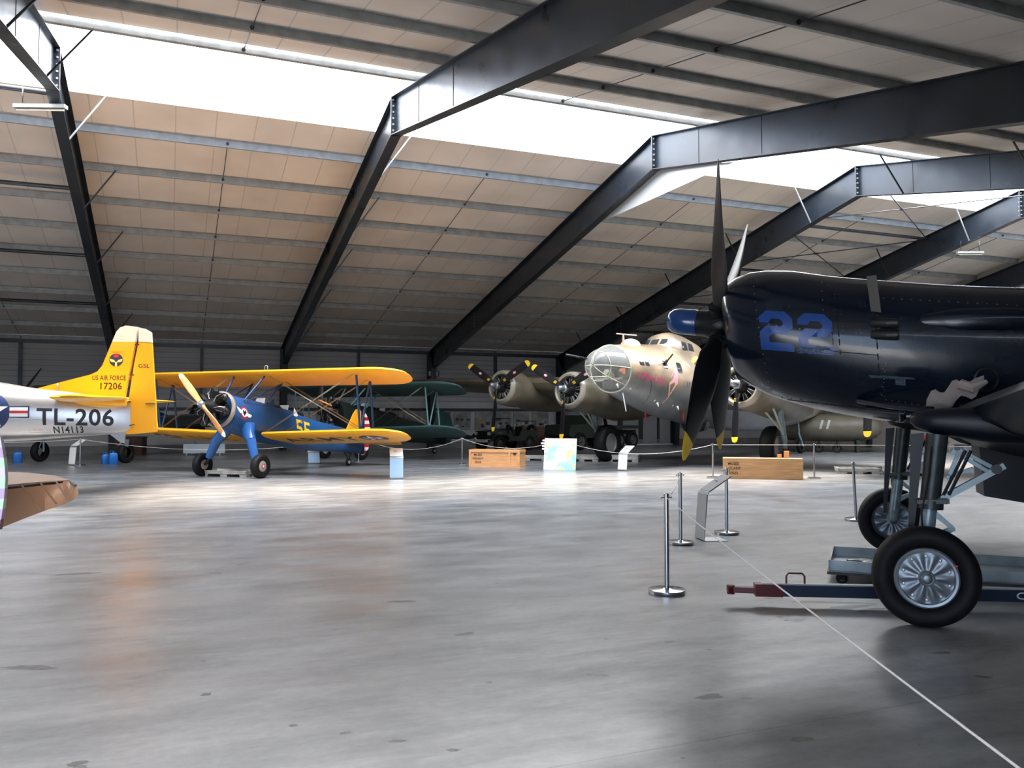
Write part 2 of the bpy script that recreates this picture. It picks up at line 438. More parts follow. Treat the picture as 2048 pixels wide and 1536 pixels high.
# portal frames: tapering columns and I-section rafters, bolted at the ridge
def ibeam(mb, path_top, path_bot, X, fw=.26, tf=.022, tw=.014):
    # path_top / path_bot : (Y,Z) lists of the outer faces
    n = len(path_top)
    mb.add([(X + d, *p) for d in (-tw / 2, tw / 2) for p in path_top + path_bot[::-1]],
           [tuple(range(2 * n)), tuple(range(4 * n - 1, 2 * n - 1, -1))])
    for pth, sgn in ((path_top, -1), (path_bot, 1)):
        for a, b in zip(pth[:-1], pth[1:]):
            d = V3((0, b[0] - a[0], b[1] - a[1])).normalized(); nr = V3((0, -d.z, d.y)) * sgn * (-1 if False else 1)
            A, B = V3((X, *a)), V3((X, *b))
            if sgn == -1: off = -V3((0, -d.z, d.y)) * tf / 2
            else: off = V3((0, -d.z, d.y)) * tf / 2
            mb.bar(A + off, B + off, fw, tf, up=(0, -d.z, d.y))
DR = 1.0
for k in range(-3, 5):
    X = FX(k) if -3 < k < 4 else FX(k) + (.2 if k == -3 else -.2)
    fb = MB()
    for sg in (1, -1):
        ye = RIDGE_Y + sg * 22.38; yi = RIDGE_Y + sg * 21.62
        zt = lambda y: 9.74 - abs(y - RIDGE_Y) * SLOPE
        top = [(RIDGE_Y + sg * .02, 9.735), (ye, zt(ye))]
        bot = [(RIDGE_Y + sg * .02, 8.75), (yi, zt(yi) - DR)]
        if sg < 0: top, bot = top[::-1], bot[::-1]
        ibeam(fb, top, bot, X)
        # column
        fb.box((X, ye - sg * .01, zt(ye) / 2), (.3, .024, zt(ye)))
        a = (X, yi + sg * .3, 0); b = (X, yi, zt(yi) - DR)
        fb.bar(a, b, .3, .022, up=(0, 1, 0))
        fb.add([(X + d, *p) for d in (-.007, .007) for p in ((ye, 0), (yi + sg * .3, 0), (yi, zt(yi) - DR), (yi, zt(yi)), (ye, zt(ye)))], [(0, 1, 2, 3, 4), (9, 8, 7, 6, 5)])
        # stiffeners and mid splices
        for ys in (2.1, 4.6):
            y = RIDGE_Y + sg * ys
            for sx in (-1, 1): fb.box((X + sx * .010, y, zt(y) - DR / 2), (.012, .010, DR - .06))
    fr = fb.build('portal_frame', m_steel, ceiling)
    if -3 < k < 4:
        pb = MB(); pb.box((X, RIDGE_Y, 9.24), (.27, .05, 1.0)); pb.build('end_plate', m_steel, fr)
        bo = MB()
        for i in range(6):
            for sx in (-1, 1):
                for sy in (-1, 1):
                    bo.cyl((X + sx * .085, RIDGE_Y + sy * .025, 8.86 + i * .155), (X + sx * .085, RIDGE_Y + sy * .055, 8.86 + i * .155), .026, n=6, sm=False)
        for sg in (-1, 1):
            for i in range(5):
                y = RIDGE_Y + sg * 15.25; z = 9.74 - 15.25 * SLOPE - .18 - i * .15
                for sx in (-1, 1): bo.cyl((X + sx * .007, y, z), (X + sx * .03, y, z), .022, n=6, sm=False)
        bo.build('bolt_set', m_bolt, fr)

# pale triangular sheet closing the knee of one frame below the ridge
gx_ = FX(1) + .16
MB().prism([(16.75 - RIDGE_Y, 8.03), (23.55 - RIDGE_Y, 8.03), (.3, 8.80), (-.3, 8.80)], (gx_, RIDGE_Y, 0), (0, 1, 0), (0, 0, 1), .012).build('knee_sheet', mat('pale_galvanised_sheet', (.62, .66, .68), .28, .5), ceiling)

# purlins: Z sections running the length of the roof
PUR = [EAVE_F - i * 2.097 for i in range(10)] + [18.40 - i * 2.095 for i in range(10)]
for y in PUR:
    z = zlip(y); s = 1 if y > RIDGE_Y else -1
    pb = MB()
    prof = [(0, 0), (s * .07, -.0), (s * .07, .022), (s * .01, .012), (s * .01, .2), (-s * .06, .21), (-s * .06, .2), (0, .19)]
    if s > 0: prof = prof[::-1]
    P = [(x, y + a, z + b) for x in (XL, XR) for a, b in prof]
    n = 8; pb.add(P, [tuple(range(n)), tuple(range(2 * n - 1, n - 1, -1))] + [(i, (i + 1) % n + 0, n + (i + 1) % n, n + i) for i in range(n)])
    pb.build('purlin', m_galv, ceiling)
# sag rods with their nuts at mid-bay
for k in range(-3, 4):
    xm = FX(k) + BAY / 2
    for ys in (PUR[:10], PUR[10:]):
        rb = MB()
        rb.tube([(xm, ys[0], zlip(ys[0]) + .1), (xm, ys[-1], zlip(ys[-1]) + .1)], .011, 6)
        for y in ys:
            rb.cyl((xm, y - .05, zlip(y) + .1), (xm, y + .05, zlip(y) + .1), .04, n=6)
        rb.build('sag_rod', m_rod, ceiling)
# knee braces from the bottom flange up to the purlins
for k in (-2, -1, 0, 2, 3):
    X = FX(k); d = 1 if k < 1 else -1
    for y in [22.05] + [PUR[i] for i in (8, 6, 4, 2, 10, 12, 14)]:
        yb = y + (.12 if y > RIDGE_Y else -.12)
        zb = 9.74 - abs(yb - RIDGE_Y) * SLOPE - DR
        b = MB(); b.bar((X + .12 * d, yb, zb + .02), (X + .92 * d, y, zlip(y) + .05), .035, .035)
        b.build('knee_brace', m_galv if y == 22.05 else m_rod, ceiling)
# braced bays: struts and crossed rods just below the purlins
for k, ys in ((-2, (16.9, 21.75, 26.6, 31.6, 36.6, 41.5)), (2, (15.4, 19.75, 24.05, 28.35, 32.65, 37., 41.5))):
    xa, xb = FX(k) + .1, FX(k + 1) - .1
    for y in ys[1:-1]:
        if abs(y - RIDGE_Y) < 1: continue
        MB().cyl((xa, y, zlip(y) - .24), (xb, y, zlip(y) - .24), .062, n=12).build('bracing_strut', m_steel, ceiling)
    for y0, y1 in zip(ys[:-1], ys[1:]):
        if k == -2: continue
        mid = V3(((xa + xb) / 2, (y0 + y1) / 2, (zlip(y0) + zlip(y1)) / 2 - .26))
        for a_, b_ in ((xa, xb), (xb, xa)):
            MB().tube([(a_, y0, zlip(y0) - .26), mid, (b_, y1, zlip(y1) - .26)], .02, 8).build('bracing_rod', m_rod, ceiling)
        MB().box(tuple(mid), (.16, .16, .05)).build('rod_coupler', m_rod, ceiling)

# far wall
ZE = 5.0
MB().box(((XL + XR) / 2, EAVE_F + .1, 3.9), (XR - XL, .12, 2.9)).box(((XL + XR) / 2, EAVE_F + .1, .5 * 2.45), (XR - XL, .12, 2.45), mi=1).build('wall_far', [m_wall, m_dado], kind='structure')
tb = MB()
tb.box(((XL + XR) / 2, EAVE_F - .02, ZE + .09), (XR - XL, .16, .16))
tb.build('trim_1', m_steel, kind='structure')
MB().box(((XL + XR) / 2, EAVE_F - .03, 2.06), (XR - XL, .1, .13)).build('trim_2', m_steel, kind='structure')
MB().box(((XL + XR) / 2, EAVE_F - .03, .17), (XR - XL, .16, .34)).build('baseboard_far', mat('dark_plinth', (.17, .17, .17), .7, noise=.1), kind='structure')
n_trim = 3
for k in range(-3, 4):
    MB().box((FX(k) + BAY / 2, EAVE_F - .05, 3.5), (.14, .14, 3.0)).build('trim_%d' % n_trim, m_steel, kind='structure'); n_trim += 1
# gable walls
def gable(name, X):
    b = MB(); n = []
    for d in (-.06, .06):
        n += [(X + d, EAVE_N, 0), (X + d, EAVE_F, 0), (X + d, EAVE_F, zroof(EAVE_F)), (X + d, RIDGE_Y, zroof(RIDGE_Y)), (X + d, EAVE_N, zroof(EAVE_N))]
    b.add(n, [(0, 1, 2, 3, 4), (9, 8, 7, 6, 5)] + [(i, (i + 1) % 5, 5 + (i + 1) % 5, 5 + i) for i in range(5)])
    w = b.build(name, mat('beige_gable_panel', (.50, .47, .43), .6, noise=.05), kind='structure')
    s = -1 if X > 0 else 1
    for y in (34.6, 27.4, 20.13, 12.6, 5.2):
        MB().box((X + s * .2, y, (9.74 - abs(y - RIDGE_Y) * SLOPE) / 2), (.25, .2, 9.6 - abs(y - RIDGE_Y) * SLOPE)).build('gable_post', m_steel, w)
gable('wall_left', XL - .06); gable('wall_right', XR + .06)
# near wall behind the viewer with the open hangar doorway
nb = MB()
nb.box(((XL - 9) / 2, EAVE_N - .06, 2.6), (-9 - XL, .12, 5.2)).box((XR / 2, EAVE_N - .06, 2.6), (XR, .12, 5.2)).box((-4.5, EAVE_N - .06, 4.9), (9, .12, .8))
nb.build('wall_near', m_wall, kind='structure')
# ================================================================= MUSEUM FITTINGS ON THE FLOOR
m_chrome = mat('brushed_chrome', (.50, .51, .53), .18, 1.)
m_rope = mat('white_rope', (.75, .74, .72), .6, bump=.3, bscale=150)
m_black = mat('black_rubber', (.007, .007, .008), .6, noise=.25, nscale=9, spec=.22)
m_alu = mat('brushed_aluminium_sheet', (.42, .44, .45), .38, .7)
m_pblue = mat('pale_blue_panel_face', (.34, .52, .72), .35)
m_pwhite = mat('white_panel_face', (.80, .81, .82), .35)
m_tray = mat('grey_plastic_tray', (.42, .41, .38), .6, noise=.2, nscale=6)
m_dark = mat('oily_black', (.01, .01, .012), .35)

def make_stanchion(lbl, loc, lean=0, h=.95):
    t = thing('rope_stanchion', lbl, 'stanchion', (loc[0], loc[1], 0), 0, 'chrome rope barrier posts')
    MB().lathe([(0, .172), (.012, .178), (.038, .178), (.0385, .172), (.041, .165), (.043, .05), (.05, .03)], n=40).build('base', m_chrome, t)
    MB().lathe([(.05, .0245), (h - .02, .0245), (h - .02, .028), (h, .028), (h + .004, .02)], n=20).build('post', m_chrome, t)
    MB().cyl((-.055, 0, h - .035), (.055, 0, h - .035), .006, n=8).sphere((-.055, 0, h - .035), .01, 8, 6).sphere((.055, 0, h - .035), .01, 8, 6).build('hook_pin', m_chrome, t)
    if lean: t.rotation_euler = (0, lean, 0)
    return t
ST = {
 'near': ((4.44, 6.87), 'large foreground chrome rope post left of the tow bar, where two ropes meet'),
 'second': ((6.30, 9.41), 'chrome rope post just left of the bent metal sign beneath the propeller blades'),
 'third': ((7.45, 9.95), 'chrome rope post standing just right of the bent metal sign'),
 'lean': ((10.36, 10.42), 'leaning chrome rope post left of the far wheel of the dark navy plane'),
 'crateL': ((13.80, 19.02), 'chrome rope post at the left end of the long wooden beam crate'),
 'crateR': ((16.25, 17.82), 'chrome rope post at the right end of the long wooden beam crate'),
 'right': ((18.62, 16.31), 'chrome rope post behind the landing gear struts of the navy plane'),
 'box': ((9.51, 27.73), 'chrome rope post at the left end of the orange wooden box'),
 'board': ((11.75, 24.35), 'chrome rope post mostly hidden behind the pastel painted board'),
 'rud': ((6.50, 30.85), 'chrome rope post behind the red and white striped rudder'),
 'left': ((-2.85, 31.86), 'chrome rope post below the silver fuselage lettered TL-206'),
 'behind': ((.86, -.66), 'chrome rope post at the near end of the foreground rope'),
 'farleft': ((-7.6, 33.4), 'chrome rope post at the far left end of the rope under the silver plane'),
 'farright': ((22.2, 13.4), 'chrome rope post at the right end of the rope beyond the navy plane'),
}
for k, (p, lb) in ST.items():
    make_stanchion(lb, p, -.055 if k == 'lean' else 0)
def rope(a, b, sag, lbl, r=.006, h=.915):
    A = V3((*ST[a][0], h)); B = V3((*ST[b][0], h)); P = []
    for i in range(25):
        t = i / 24; p = A.lerp(B, t); p.z -= sag * 4 * t * (1 - t); P.append(p)
    o = MB().tube(P, r, 6).build('barrier_rope', m_rope, label=lbl, cat='rope', group='white barrier ropes')
rope('near', 'behind', .03, 'taut white rope running across the foreground to the lower right corner', .0038)
rope('near', 'second', .06, 'short slack rope between the two posts nearest the tow bar', .004)
rope('crateL', 'crateR', .0, 'straight white rope above the long wooden beam crate')
rope('crateR', 'right', .0, 'straight white rope running right from the beam crate behind the landing gear')
rope('right', 'farright', .02, 'white rope at the far right behind the navy plane')
rope('board', 'crateL', .34, 'drooping white rope below the bomber nose, right of the pastel board')
rope('box', 'board', .30, 'drooping white rope above the orange wooden box')
rope('rud', 'box', .42, 'drooping white rope behind the white topped info stand')
rope('left', 'rud', .42, 'long white rope drooping behind the wheels of the yellow biplane')
rope('farleft', 'left', .10, 'white rope under the silver fuselage at the far left')

def bent_sign(lbl, loc, rz, w=.34, m2=None, h=.66, top=None):
    # one metal strip: foot, leaning upright and slanted reading top; the top leans towards +x
    t = thing('info_stand', lbl, 'sign', (loc[0], loc[1], 0), rz, 'bent metal information stands')
    path = [(.34, .004), (.02, .004), (0, .02), (.055, h - .03), (.075, h + .005), (.40, h + .22)]
    b = MB(); th = .008
    for i in range(len(path) - 1):
        a, c = V3((path[i][0], 0, path[i][1])), V3((path[i + 1][0], 0, path[i + 1][1]))
        b.bar(a, c, w, th, up=(c - a).cross(V3((0, 1, 0))))
    b.build('metal_strip', m_alu, t)
    d = V3((.065, 0, h - .05)).normalized(); f = MB()
    a = V3((.008, 0, .05)); c = V3((.052, 0, h - .04)); nn = V3((-(c - a).z, 0, (c - a).x)).normalized() * .008
    f.bar(a + nn, c + nn, w * .98, .003, up=nn); f.build('front_panel', m2 or m_alu, t)
    a = V3((.08, 0, h + .012)); c = V3((.395, 0, h + .215)); nn = V3((-(c - a).z, 0, (c - a).x)).normalized() * .008
    f = MB(); f.bar(a + nn, c + nn, w * .98, .003, up=nn); tp = f.build('reading_panel', top or m_pwhite, t)
    u = (c - a).normalized(); ln = MB()
    ln.bar(a + nn * 1.4 + u * .22 + V3((0, w * .2, 0)), a + nn * 1.4 + u * .22 + V3((0, -w * .05, 0)), .002, .02, up=nn)
    ln.build('printed_line', m_dark, tp)
    return t
bent_sign('bent grey metal sign beneath the propeller, seen from its side', (6.75, 9.62), radians(-15), .36, None, .66, mat('backlit_grey_panel', (.16, .165, .17), .6))  # darker grey puts the backlit shade into the reading panel's colour
bent_sign('info stand with white top and pale blue front right of the yellow wing tip', (5.66, 21.95), radians(78), .36, m_pblue, .60)
bent_sign('white info stand just right of the pastel board, below the bomber nose', (12.98, 22.55), radians(20), .36, m_pwhite, .55)
bent_sign('white info stand standing on the floor below the silver fuselage', (-3.15, 32.30), radians(35), .40, m_pwhite, .66)
bent_sign('small pale blue info stand behind the tail of the yellow biplane', (4.75, 30.1), radians(100), .42, m_pblue, .42)
# pale screen lying behind the yellow biplane
t = thing('display_panel', 'low pale blue board standing behind the yellow biplane landing gear', 'board', (1.35, 38.2, 0), radians(-18))
MB().box((0, 0, .30), (1.75, .05, .40)).build('panel', mat('pale_blue_board', (.45, .55, .62), .5), t)
for s in (-1, 1): MB().box((s * .7, 0, .05), (.05, .3, .1)).build('foot', m_alu, t)

m_wood = mat('oak_wood', (.44, .23, .095), .55, col2=(.60, .34, .15), nscale=2.2, stretch=(1, 6, 14))
m_wood2 = mat('orange_plywood', (.55, .27, .11), .5, col2=(.66, .34, .14), nscale=3, stretch=(1, 3, 6))
m_ink = mat('black_stencil_ink', (.012, .01, .01), .7)
# crates
def crate(lbl, p0, p1, dep, h, style):
    a = atan2(p1[1] - p0[1], p1[0] - p0[0]); Lx = sqrt((p1[0] - p0[0])**2 + (p1[1] - p0[1])**2)
    t = thing('wooden_crate', lbl, 'crate', (p0[0], p0[1], 0), a, 'wooden museum crates')
    m = m_wood2 if style else m_wood
    b = MB()
    if style:
        b.box((Lx / 2, dep / 2, h / 2), (Lx - .03, dep - .03, h - .03))
    else:
        for i in range(2): b.box((Lx / 2, dep / 2, h * (.25 + .5 * i)), (Lx, dep, h / 2 - .006))
        b.box((Lx / 2, dep / 2, h / 2), (Lx - .01, dep - .01, h - .01))
    body = b.build('body', m, t)
    if style:
        f = MB()
        for y in (0, dep):
            for z in (.035, h - .035): f.box((Lx / 2, y, z), (Lx, .03, .07))
            for x in (.035, Lx * .80, Lx - .035): f.box((x, y, h / 2), (.07, .028, h))
        for z in (.035, h - .035): f.box((Lx, dep / 2, z), (.03, dep, .07))
        f.box((Lx / 2, dep / 2, h), (Lx + .02, dep + .02, .02))
        f.build('frame_boards', m, t)
        MB().box((Lx * .9, -.015, h - .11), (.09, .01, .05)).build('hand_hole', m_dark, t)
    tx = MB()
    s = h * .17
    for i, w in enumerate(('MUSÉE', 'VOLANT', 'SALIS')):
        vs, fs = text2d(w, s, .012, 1.0)
        z = h * (.72 - .22 * i); x = .32 if style else .28
        tx.add([(x + q[0], -.018 if not style else -.004, z + q[1]) for q in vs], fs)
    tx.build('stencilled_words', m_ink, t)
    return t
crate('orange plywood box with framed sides on the floor below the outer bomber engine', (9.35, 26.54), (10.72, 25.37), .62, .56, 1)
crate('long oak beam crate below the navy cowling, between two rope posts', (13.97, 18.80), (15.62, 17.54), .55, .56, 0)
for i, (x, w, h) in enumerate(((1.50, .10, .10), (1.68, .13, .19))):
    a = atan2(17.54 - 18.80, 15.62 - 13.97)
    p = V3((13.97, 18.80, 0)) + V3((cos(a), sin(a), 0)) * x + V3((-sin(a), cos(a), 0)) * .4
    o = MB().box((0, 0, h / 2), (w, .12, h)).build('wood_block', m_wood, loc=(p.x, p.y, .56), rot=(0, 0, a), label=('small low' if i == 0 else 'taller') + ' wooden block standing on top of the long oak beam crate', cat='block')
# pastel painted board
def pastel():
    m = bpy.data.materials.new('pastel_painting'); m.use_nodes = True; N = m.node_tree.nodes; L = m.node_tree.links; b = N['Principled BSDF']
    tc = N.new('ShaderNodeTexCoord'); cur = None
    for i, (c, sc, p) in enumerate((((.35, .72, .80), 1.7, .52), ((.90, .80, .25), 2.6, .62), ((.85, .50, .40), 4.1, .70))):
        mp = N.new('ShaderNodeMapping'); mp.inputs['Location'].default_value = (i * 7.3, i * 3.1, 2. * i); L.new(tc.outputs['Object'], mp.inputs[0])
        n = N.new('ShaderNodeTexNoise'); n.inputs['Scale'].default_value = sc; n.inputs['Detail'].default_value = 3; L.new(mp.outputs[0], n.inputs['Vector'])
        r = N.new('ShaderNodeMapRange'); r.inputs['From Min'].default_value = p - .06; r.inputs['From Max'].default_value = p + .05; r.clamp = True; L.new(n.outputs[0], r.inputs[0])
        x = N.new('ShaderNodeMix'); x.data_type = 'RGBA'; L.new(r.outputs[0], x.inputs[0]); x.inputs[7].default_value = (*c, 1)
        if cur: L.new(cur, x.inputs[6])
        else: x.inputs[6].default_value = (.84, .85, .80, 1)
        cur = x.outputs[2]
    L.new(cur, b.inputs['Base Color']); b.inputs['Roughness'].default_value = .4
    return m
t = thing('painted_board', 'leaning white board with a pastel blue and yellow map drawing', 'board', (11.02, 24.14, 0), atan2(-.83, .74))
b = MB(); b.box((.55, 0, .5), (1.10, .02, 1.0)); b.build('board', pastel(), t, rot=(-.13, 0, 0))
b = MB()
for i, z in enumerate((.93, .84, .75, .66)): b.box((-.02 - .02 * (i == 1), 0, z), (.12 + .05 * (i == 1), .026, .05))
b.build('paper_tab', m_pwhite, t, rot=(-.13, 0, 0))
b = MB(); random.seed(4)
for i in range(26):
    x, z = random.uniform(.06, 1.02), random.uniform(.45, .88)
    if i < 12: x = random.uniform(.0, .16)
    b.box((x, -.012, z), (random.uniform(.01, .06), .003, random.uniform(.008, .02)), rotm(0, random.uniform(-1, 1), 0))
b.build('pencil_mark', mat('blue_grey_pencil', (.12, .18, .25), .6), t, rot=(-.13, 0, 0))

# plastic pallet trays
def tray(lbl, loc, rz, n=1, L=1.2, W=.8, h=.17):
    t = thing('drip_tray', lbl, 'tray', (loc[0], loc[1], 0), rz, 'grey plastic drip trays')
    b = MB(); z0 = .07
    b.box((0, 0, z0 + .01), (L, W, .02))
    for s in (-1, 1):
        b.box((0, s * (W / 2 - .02), (z0 + h) / 2), (L, .04, h - z0)); b.box((s * (L / 2 - .02), 0, (z0 + h) / 2), (.04, W, h - z0))
        b.box((0, s * W / 2, h - .012), (L + .03, .03, .024)); b.box((s * L / 2, 0, h - .012), (.03, W + .03, .024))
    b.build('basin', m_tray, t)
    for x in (-1, 0, 1):
        for y in (-1, 0, 1):
            MB().box((x * (L / 2 - .13), y * (W / 2 - .1), .036), (.2, .16, .072), taper=1.15).build('foot', m_tray, t)
    return t
tray('grey plastic tray between the wheels of the yellow biplane', (1.62, 25.02), radians(-37), L=1.5)
tray('left one of two grey trays right of the long oak beam crate', (18.95, 19.0), radians(-35), L=1.15)
tray('right one of two grey trays right of the long oak beam crate', (19.75, 17.9), radians(-35), L=1.2, h=.24)
tray('grey tray on the floor behind the orange plywood box', (12.9, 29.6), radians(-35), L=1.6)
tray('left grey tray under the bomber wheel beside the pastel board', (14.55, 28.25), radians(-35), L=1.3, h=.24)
tray('right grey tray under the bomber wheel, left of the white info stand', (15.85, 27.45), radians(-35), L=1.2, h=.26)

# blue canisters
def can(lbl, loc, sc=1.):
    t = thing('blue_canister', lbl, 'canister', (loc[0], loc[1], 0), .3, 'blue canisters by the wheels of the dark warplane')
    m = mat('bright_blue_plastic', (.008, .12, .42), .35)
    b = MB(); b.ringloft([ell(0, 0, .14, .12, n=20, e=5) for _ in range(1)] + [ell(0, 0, .14, .12, n=20, e=5)], mi=0) if False else None
    R = []
    for z, r in ((0, .9), (.02, 1), (.30, 1), (.34, .85), (.36, .4)):
        R.append([V3((p.y * r, p.z * r, z * sc)) for p in ell(0, 0, .15, .12, n=20, e=4)])
    b = MB(); b.ringloft(R); b.build('body', m, t)
    MB().cyl((0, 0, .35 * sc), (0, 0, .41 * sc), .03, n=12).build('cap', m, t)
    MB().tube([(-.09, 0, .35 * sc), (-.09, 0, .41 * sc), (-.04, 0, .41 * sc)], .012, 6).build('handle', m, t)
can('blue canister at the far left behind the silver fuselage', (-5.14, 34.77), 1.15)
can('left one of two blue canisters between the sign and the right wheel', (-2.12, 32.9))
can('right one of two blue canisters, beside the right wheel of the dark warplane', (-1.88, 32.72), 1.15)

# posters along the far wall
def poster_mat(name, dark, warm=False):
    return mat(name, (.30, .30, .28), .5, col2=(.06, .065, .06) if dark else (.12, .12, .11), nscale=1.9)
pm1, pm2 = poster_mat('poster_print', False), poster_mat('dark_poster_print', True)
inks = [mat('poster_black', (.02, .02, .02), .5), mat('poster_orange', (.34, .20, .09), .5), mat('poster_white', (.5, .5, .48), .5), mat('poster_blue_grey', (.22, .28, .34), .5)]
random.seed(11)
POST = [(13.05, .95, 'first poster right of the column behind the green biplane wing tip', 1), (14.15, .95, 'second poster right of the column, left of the bomber propeller', 1),
 (15.35, 1.0, 'poster with an orange picture behind the outer bomber propeller blade', 2), (16.55, .95, 'poster on the wall directly above the jeep windscreen', 0),
 (17.62, .95, 'poster on the wall above the rear of the jeep', 0), (18.75, 1.0, 'poster on the wall right of the jeep, left of the dark column', 0),
 (20.95, .9, 'blue tinted poster right of the dark column behind the bomber', 3), (22.1, 1.1, 'poster on the wall behind the left wheel strut of the bomber', 0),
 (11.3, .95, 'poster left of the column, seen between the green biplane struts', 0), (10.15, .95, 'poster seen behind the dark nose of the green biplane wing gap', 0),
 (8.0, .95, 'poster seen behind the striped rudder', 0), (6.8, .95, 'poster seen behind the cockpit of the yellow biplane', 0), (27.9, 1.3, 'white sheet poster seen between the bomber fuselage and blade', 3)]
for i, (x, w, lb, st) in enumerate(POST):
    z0, z1 = .98, 1.93
    p = MB().box((x + w / 2, EAVE_F - .02, (z0 + z1) / 2), (w, .04, z1 - z0)).build('wall_poster', pm2 if i % 3 == 0 else pm1, label=lb, cat='poster', group='posters along the far wall')
    for j in range(5):
        a, b_ = random.uniform(.15, w - .15), random.uniform(z0 + .15, z1 - .35)
        MB().box((x + a, EAVE_F - .044, b_), (random.uniform(.08, .25), .008, random.uniform(.06, .2))).build('printed_picture', inks[random.choice((0, 0, 2))], p)
    if st == 2: MB().box((x + .28, EAVE_F - .05, 1.42), (.38, .008, .26)).build('printed_picture', inks[1], p)
    if st == 3: MB().box((x + w / 2, EAVE_F - .05, 1.5), (w * .9, .008, .7)).build('printed_picture', inks[3], p)

# double door in the far wall
dm = mat('pale_grey_door_leaf', (.30, .30, .31), .5)
xs = 24.35
dr = MB().box((xs + 1.95, EAVE_F - .04, 1.25), (4.1, .1, 2.5)).build('door_1', m_steel, kind='structure')
for i, (a, w) in enumerate(((.18, 1.05), (1.55, .95), (2.7, 1.15))):
    MB().box((xs + a + w / 2, EAVE_F - .1, 1.22), (w, .04, 2.2)).build('door_leaf', dm, dr)
MB().box((xs + 1.95, EAVE_F - .12, .035), (4.1, .1, .07)).build('sill', m_pwhite, dr)

# emergency lamp on the column
t = thing('wall_lamp', 'small white emergency lamp box fixed to the column above the green wing', 'lamp', (FX(1) + .05, 42.02, 3.95))
MB().box((0, 0, 0), (.62, .14, .32)).build('housing', mat('black_lamp_frame', (.02, .02, .02), .4), t)
MB().box((-.02, -.08, 0), (.48, .03, .24)).build('lamp_glass', mat('opal_lamp_cover', (.5, .5, .47), .3), t)
MB().box((0, .15, .1), (.06, .3, .06)).build('bracket', m_steel, t)
# strip lights below the roof
def striplight(lbl, a, b, tube_vis=False):
    a, b = V3(a), V3(b); m = (a + b) / 2
    t = thing('strip_light', lbl, 'lamp', tuple(m), atan2(b.y - a.y, b.x - a.x)); L = (b - a).length
    MB().box((0, 0, 0), (L, .16, .08)).build('housing', mat('grey_lamp_body', (.25, .26, .26), .4), t)
    MB().cyl((-L * .46, 0, -.07), (L * .46, 0, -.07), .025, n=10).build('fluorescent_tube', mat('glass_tube', (.75, .78, .72), .15), t)
    for s in (-1, 1): MB().cyl((s * L * .35, 0, .03), (s * L * .35, 0, .45), .012, n=6).build('hanger', m_rod, t)
    return t
striplight('strip light hung at the knee of the leftmost roof frame', (-3.3, 20.9, 8.55), (-2.25, 20.5, 8.55))
striplight('long strip light below the ceiling above the navy cowling at right', (31.6, 28.6, 7.45), (34.9, 27.0, 7.45))
striplight('white strip light on the roof frame at the right edge', (27.7, 22.6, 7.95), (28.6, 22.2, 7.95))
# ================================================================= NAVY BLUE SINGLE-ENGINED ATTACK AIRCRAFT
m_navy = mat('gloss_navy_paint', (.0035, .007, .016), .20, noise=.25, nscale=2, spec=.35, coat=.22, rnoise=.05, col2=(.006, .012, .024))
m_navu = mat('dull_navy_underside', (.003, .006, .012), .38, noise=.2, nscale=2, spec=.3)
m_nblue = mat('bright_blue_letter_paint', (.004, .055, .28), .3)
m_blade = mat('matt_black_blade', (.006, .0065, .008), .42, spec=.35)
m_yel = mat('yellow_tip_paint', (.80, .52, .02), .45)
m_legd = mat('dark_green_grey_leg', (.028, .036, .038), .4, .2, noise=.3, nscale=9)
m_strut = mat('blue_grey_strut_paint', (.20, .27, .30), .35, .3, noise=.2, nscale=9)
m_hubs = mat('cast_silver_wheel', (.26, .29, .32), .42, .8)
m_rivet = mat('worn_rivet', (.10, .11, .12), .4, .5)
m_seam = mat('panel_gap', (.002, .002, .003), .8)
m_exh = mat('burnt_exhaust_steel', (.05, .05, .05), .45, .7)
m_wear_hl = mat('worn_and_highlight_paint', (.012, .03, .055), .5, noise=.7, nscale=40, col2=(.07, .11, .14))
m_cloth = mat('beige_cloth', (.36, .31, .28), .9, noise=.1, nscale=8)

nav = thing('navy_attack_plane', 'dark navy propeller plane with a blue 22 on its cowling', 'airplane', (7.045, 6.384, 0), radians(136.53))
AX = -.13   # slope of the thrust line: z falls by .13 per metre aft
def navz(x): return 2.585 + (x - 1.23) * .125
fr = [  # x, zc, half width, half height top, half height bottom, exponent
 (-9.2, 1.45, .05, .28, .22, 2.), (-7.5, 1.60, .28, .42, .42, 2.), (-5.0, 1.93, .52, .62, .62, 2.1), (-3.0, 2.12, .66, .78, .80, 2.2),
 (-1.6, 2.26, .70, .68, .84, 2.25), (-.6, 2.34, .715, .68, .80, 2.2), (.25, 2.42, .725, .715, .775, 2.15), (.65, 2.47, .73, .73, .76, 2.1), (1.0, 2.53, .725, .745, .745, 2.), (1.25, 2.58, .71, .715, .72, 2.),
 (1.45, 2.61, .68, .675, .675, 2.), (1.60, 2.63, .635, .61, .61, 2.), (1.70, 2.645, .585, .55, .55, 2.), (1.76, 2.65, .53, .50, .50, 2.), (1.775, 2.655, .48, .455, .455, 2.)]
fu = MB(); R = []
xs_ = sorted(set([round(-9.2 + .3 * i, 3) for i in range(36)] + [r[0] for r in fr]))
for x in xs_:
    if x > 1.775: continue
    zc, hw, ht, hb, ex = interp(fr, x); R.append(ell(x, zc, hw, ht, hb, 56, ex, -.13))
fu.ringloft(R, True, False)
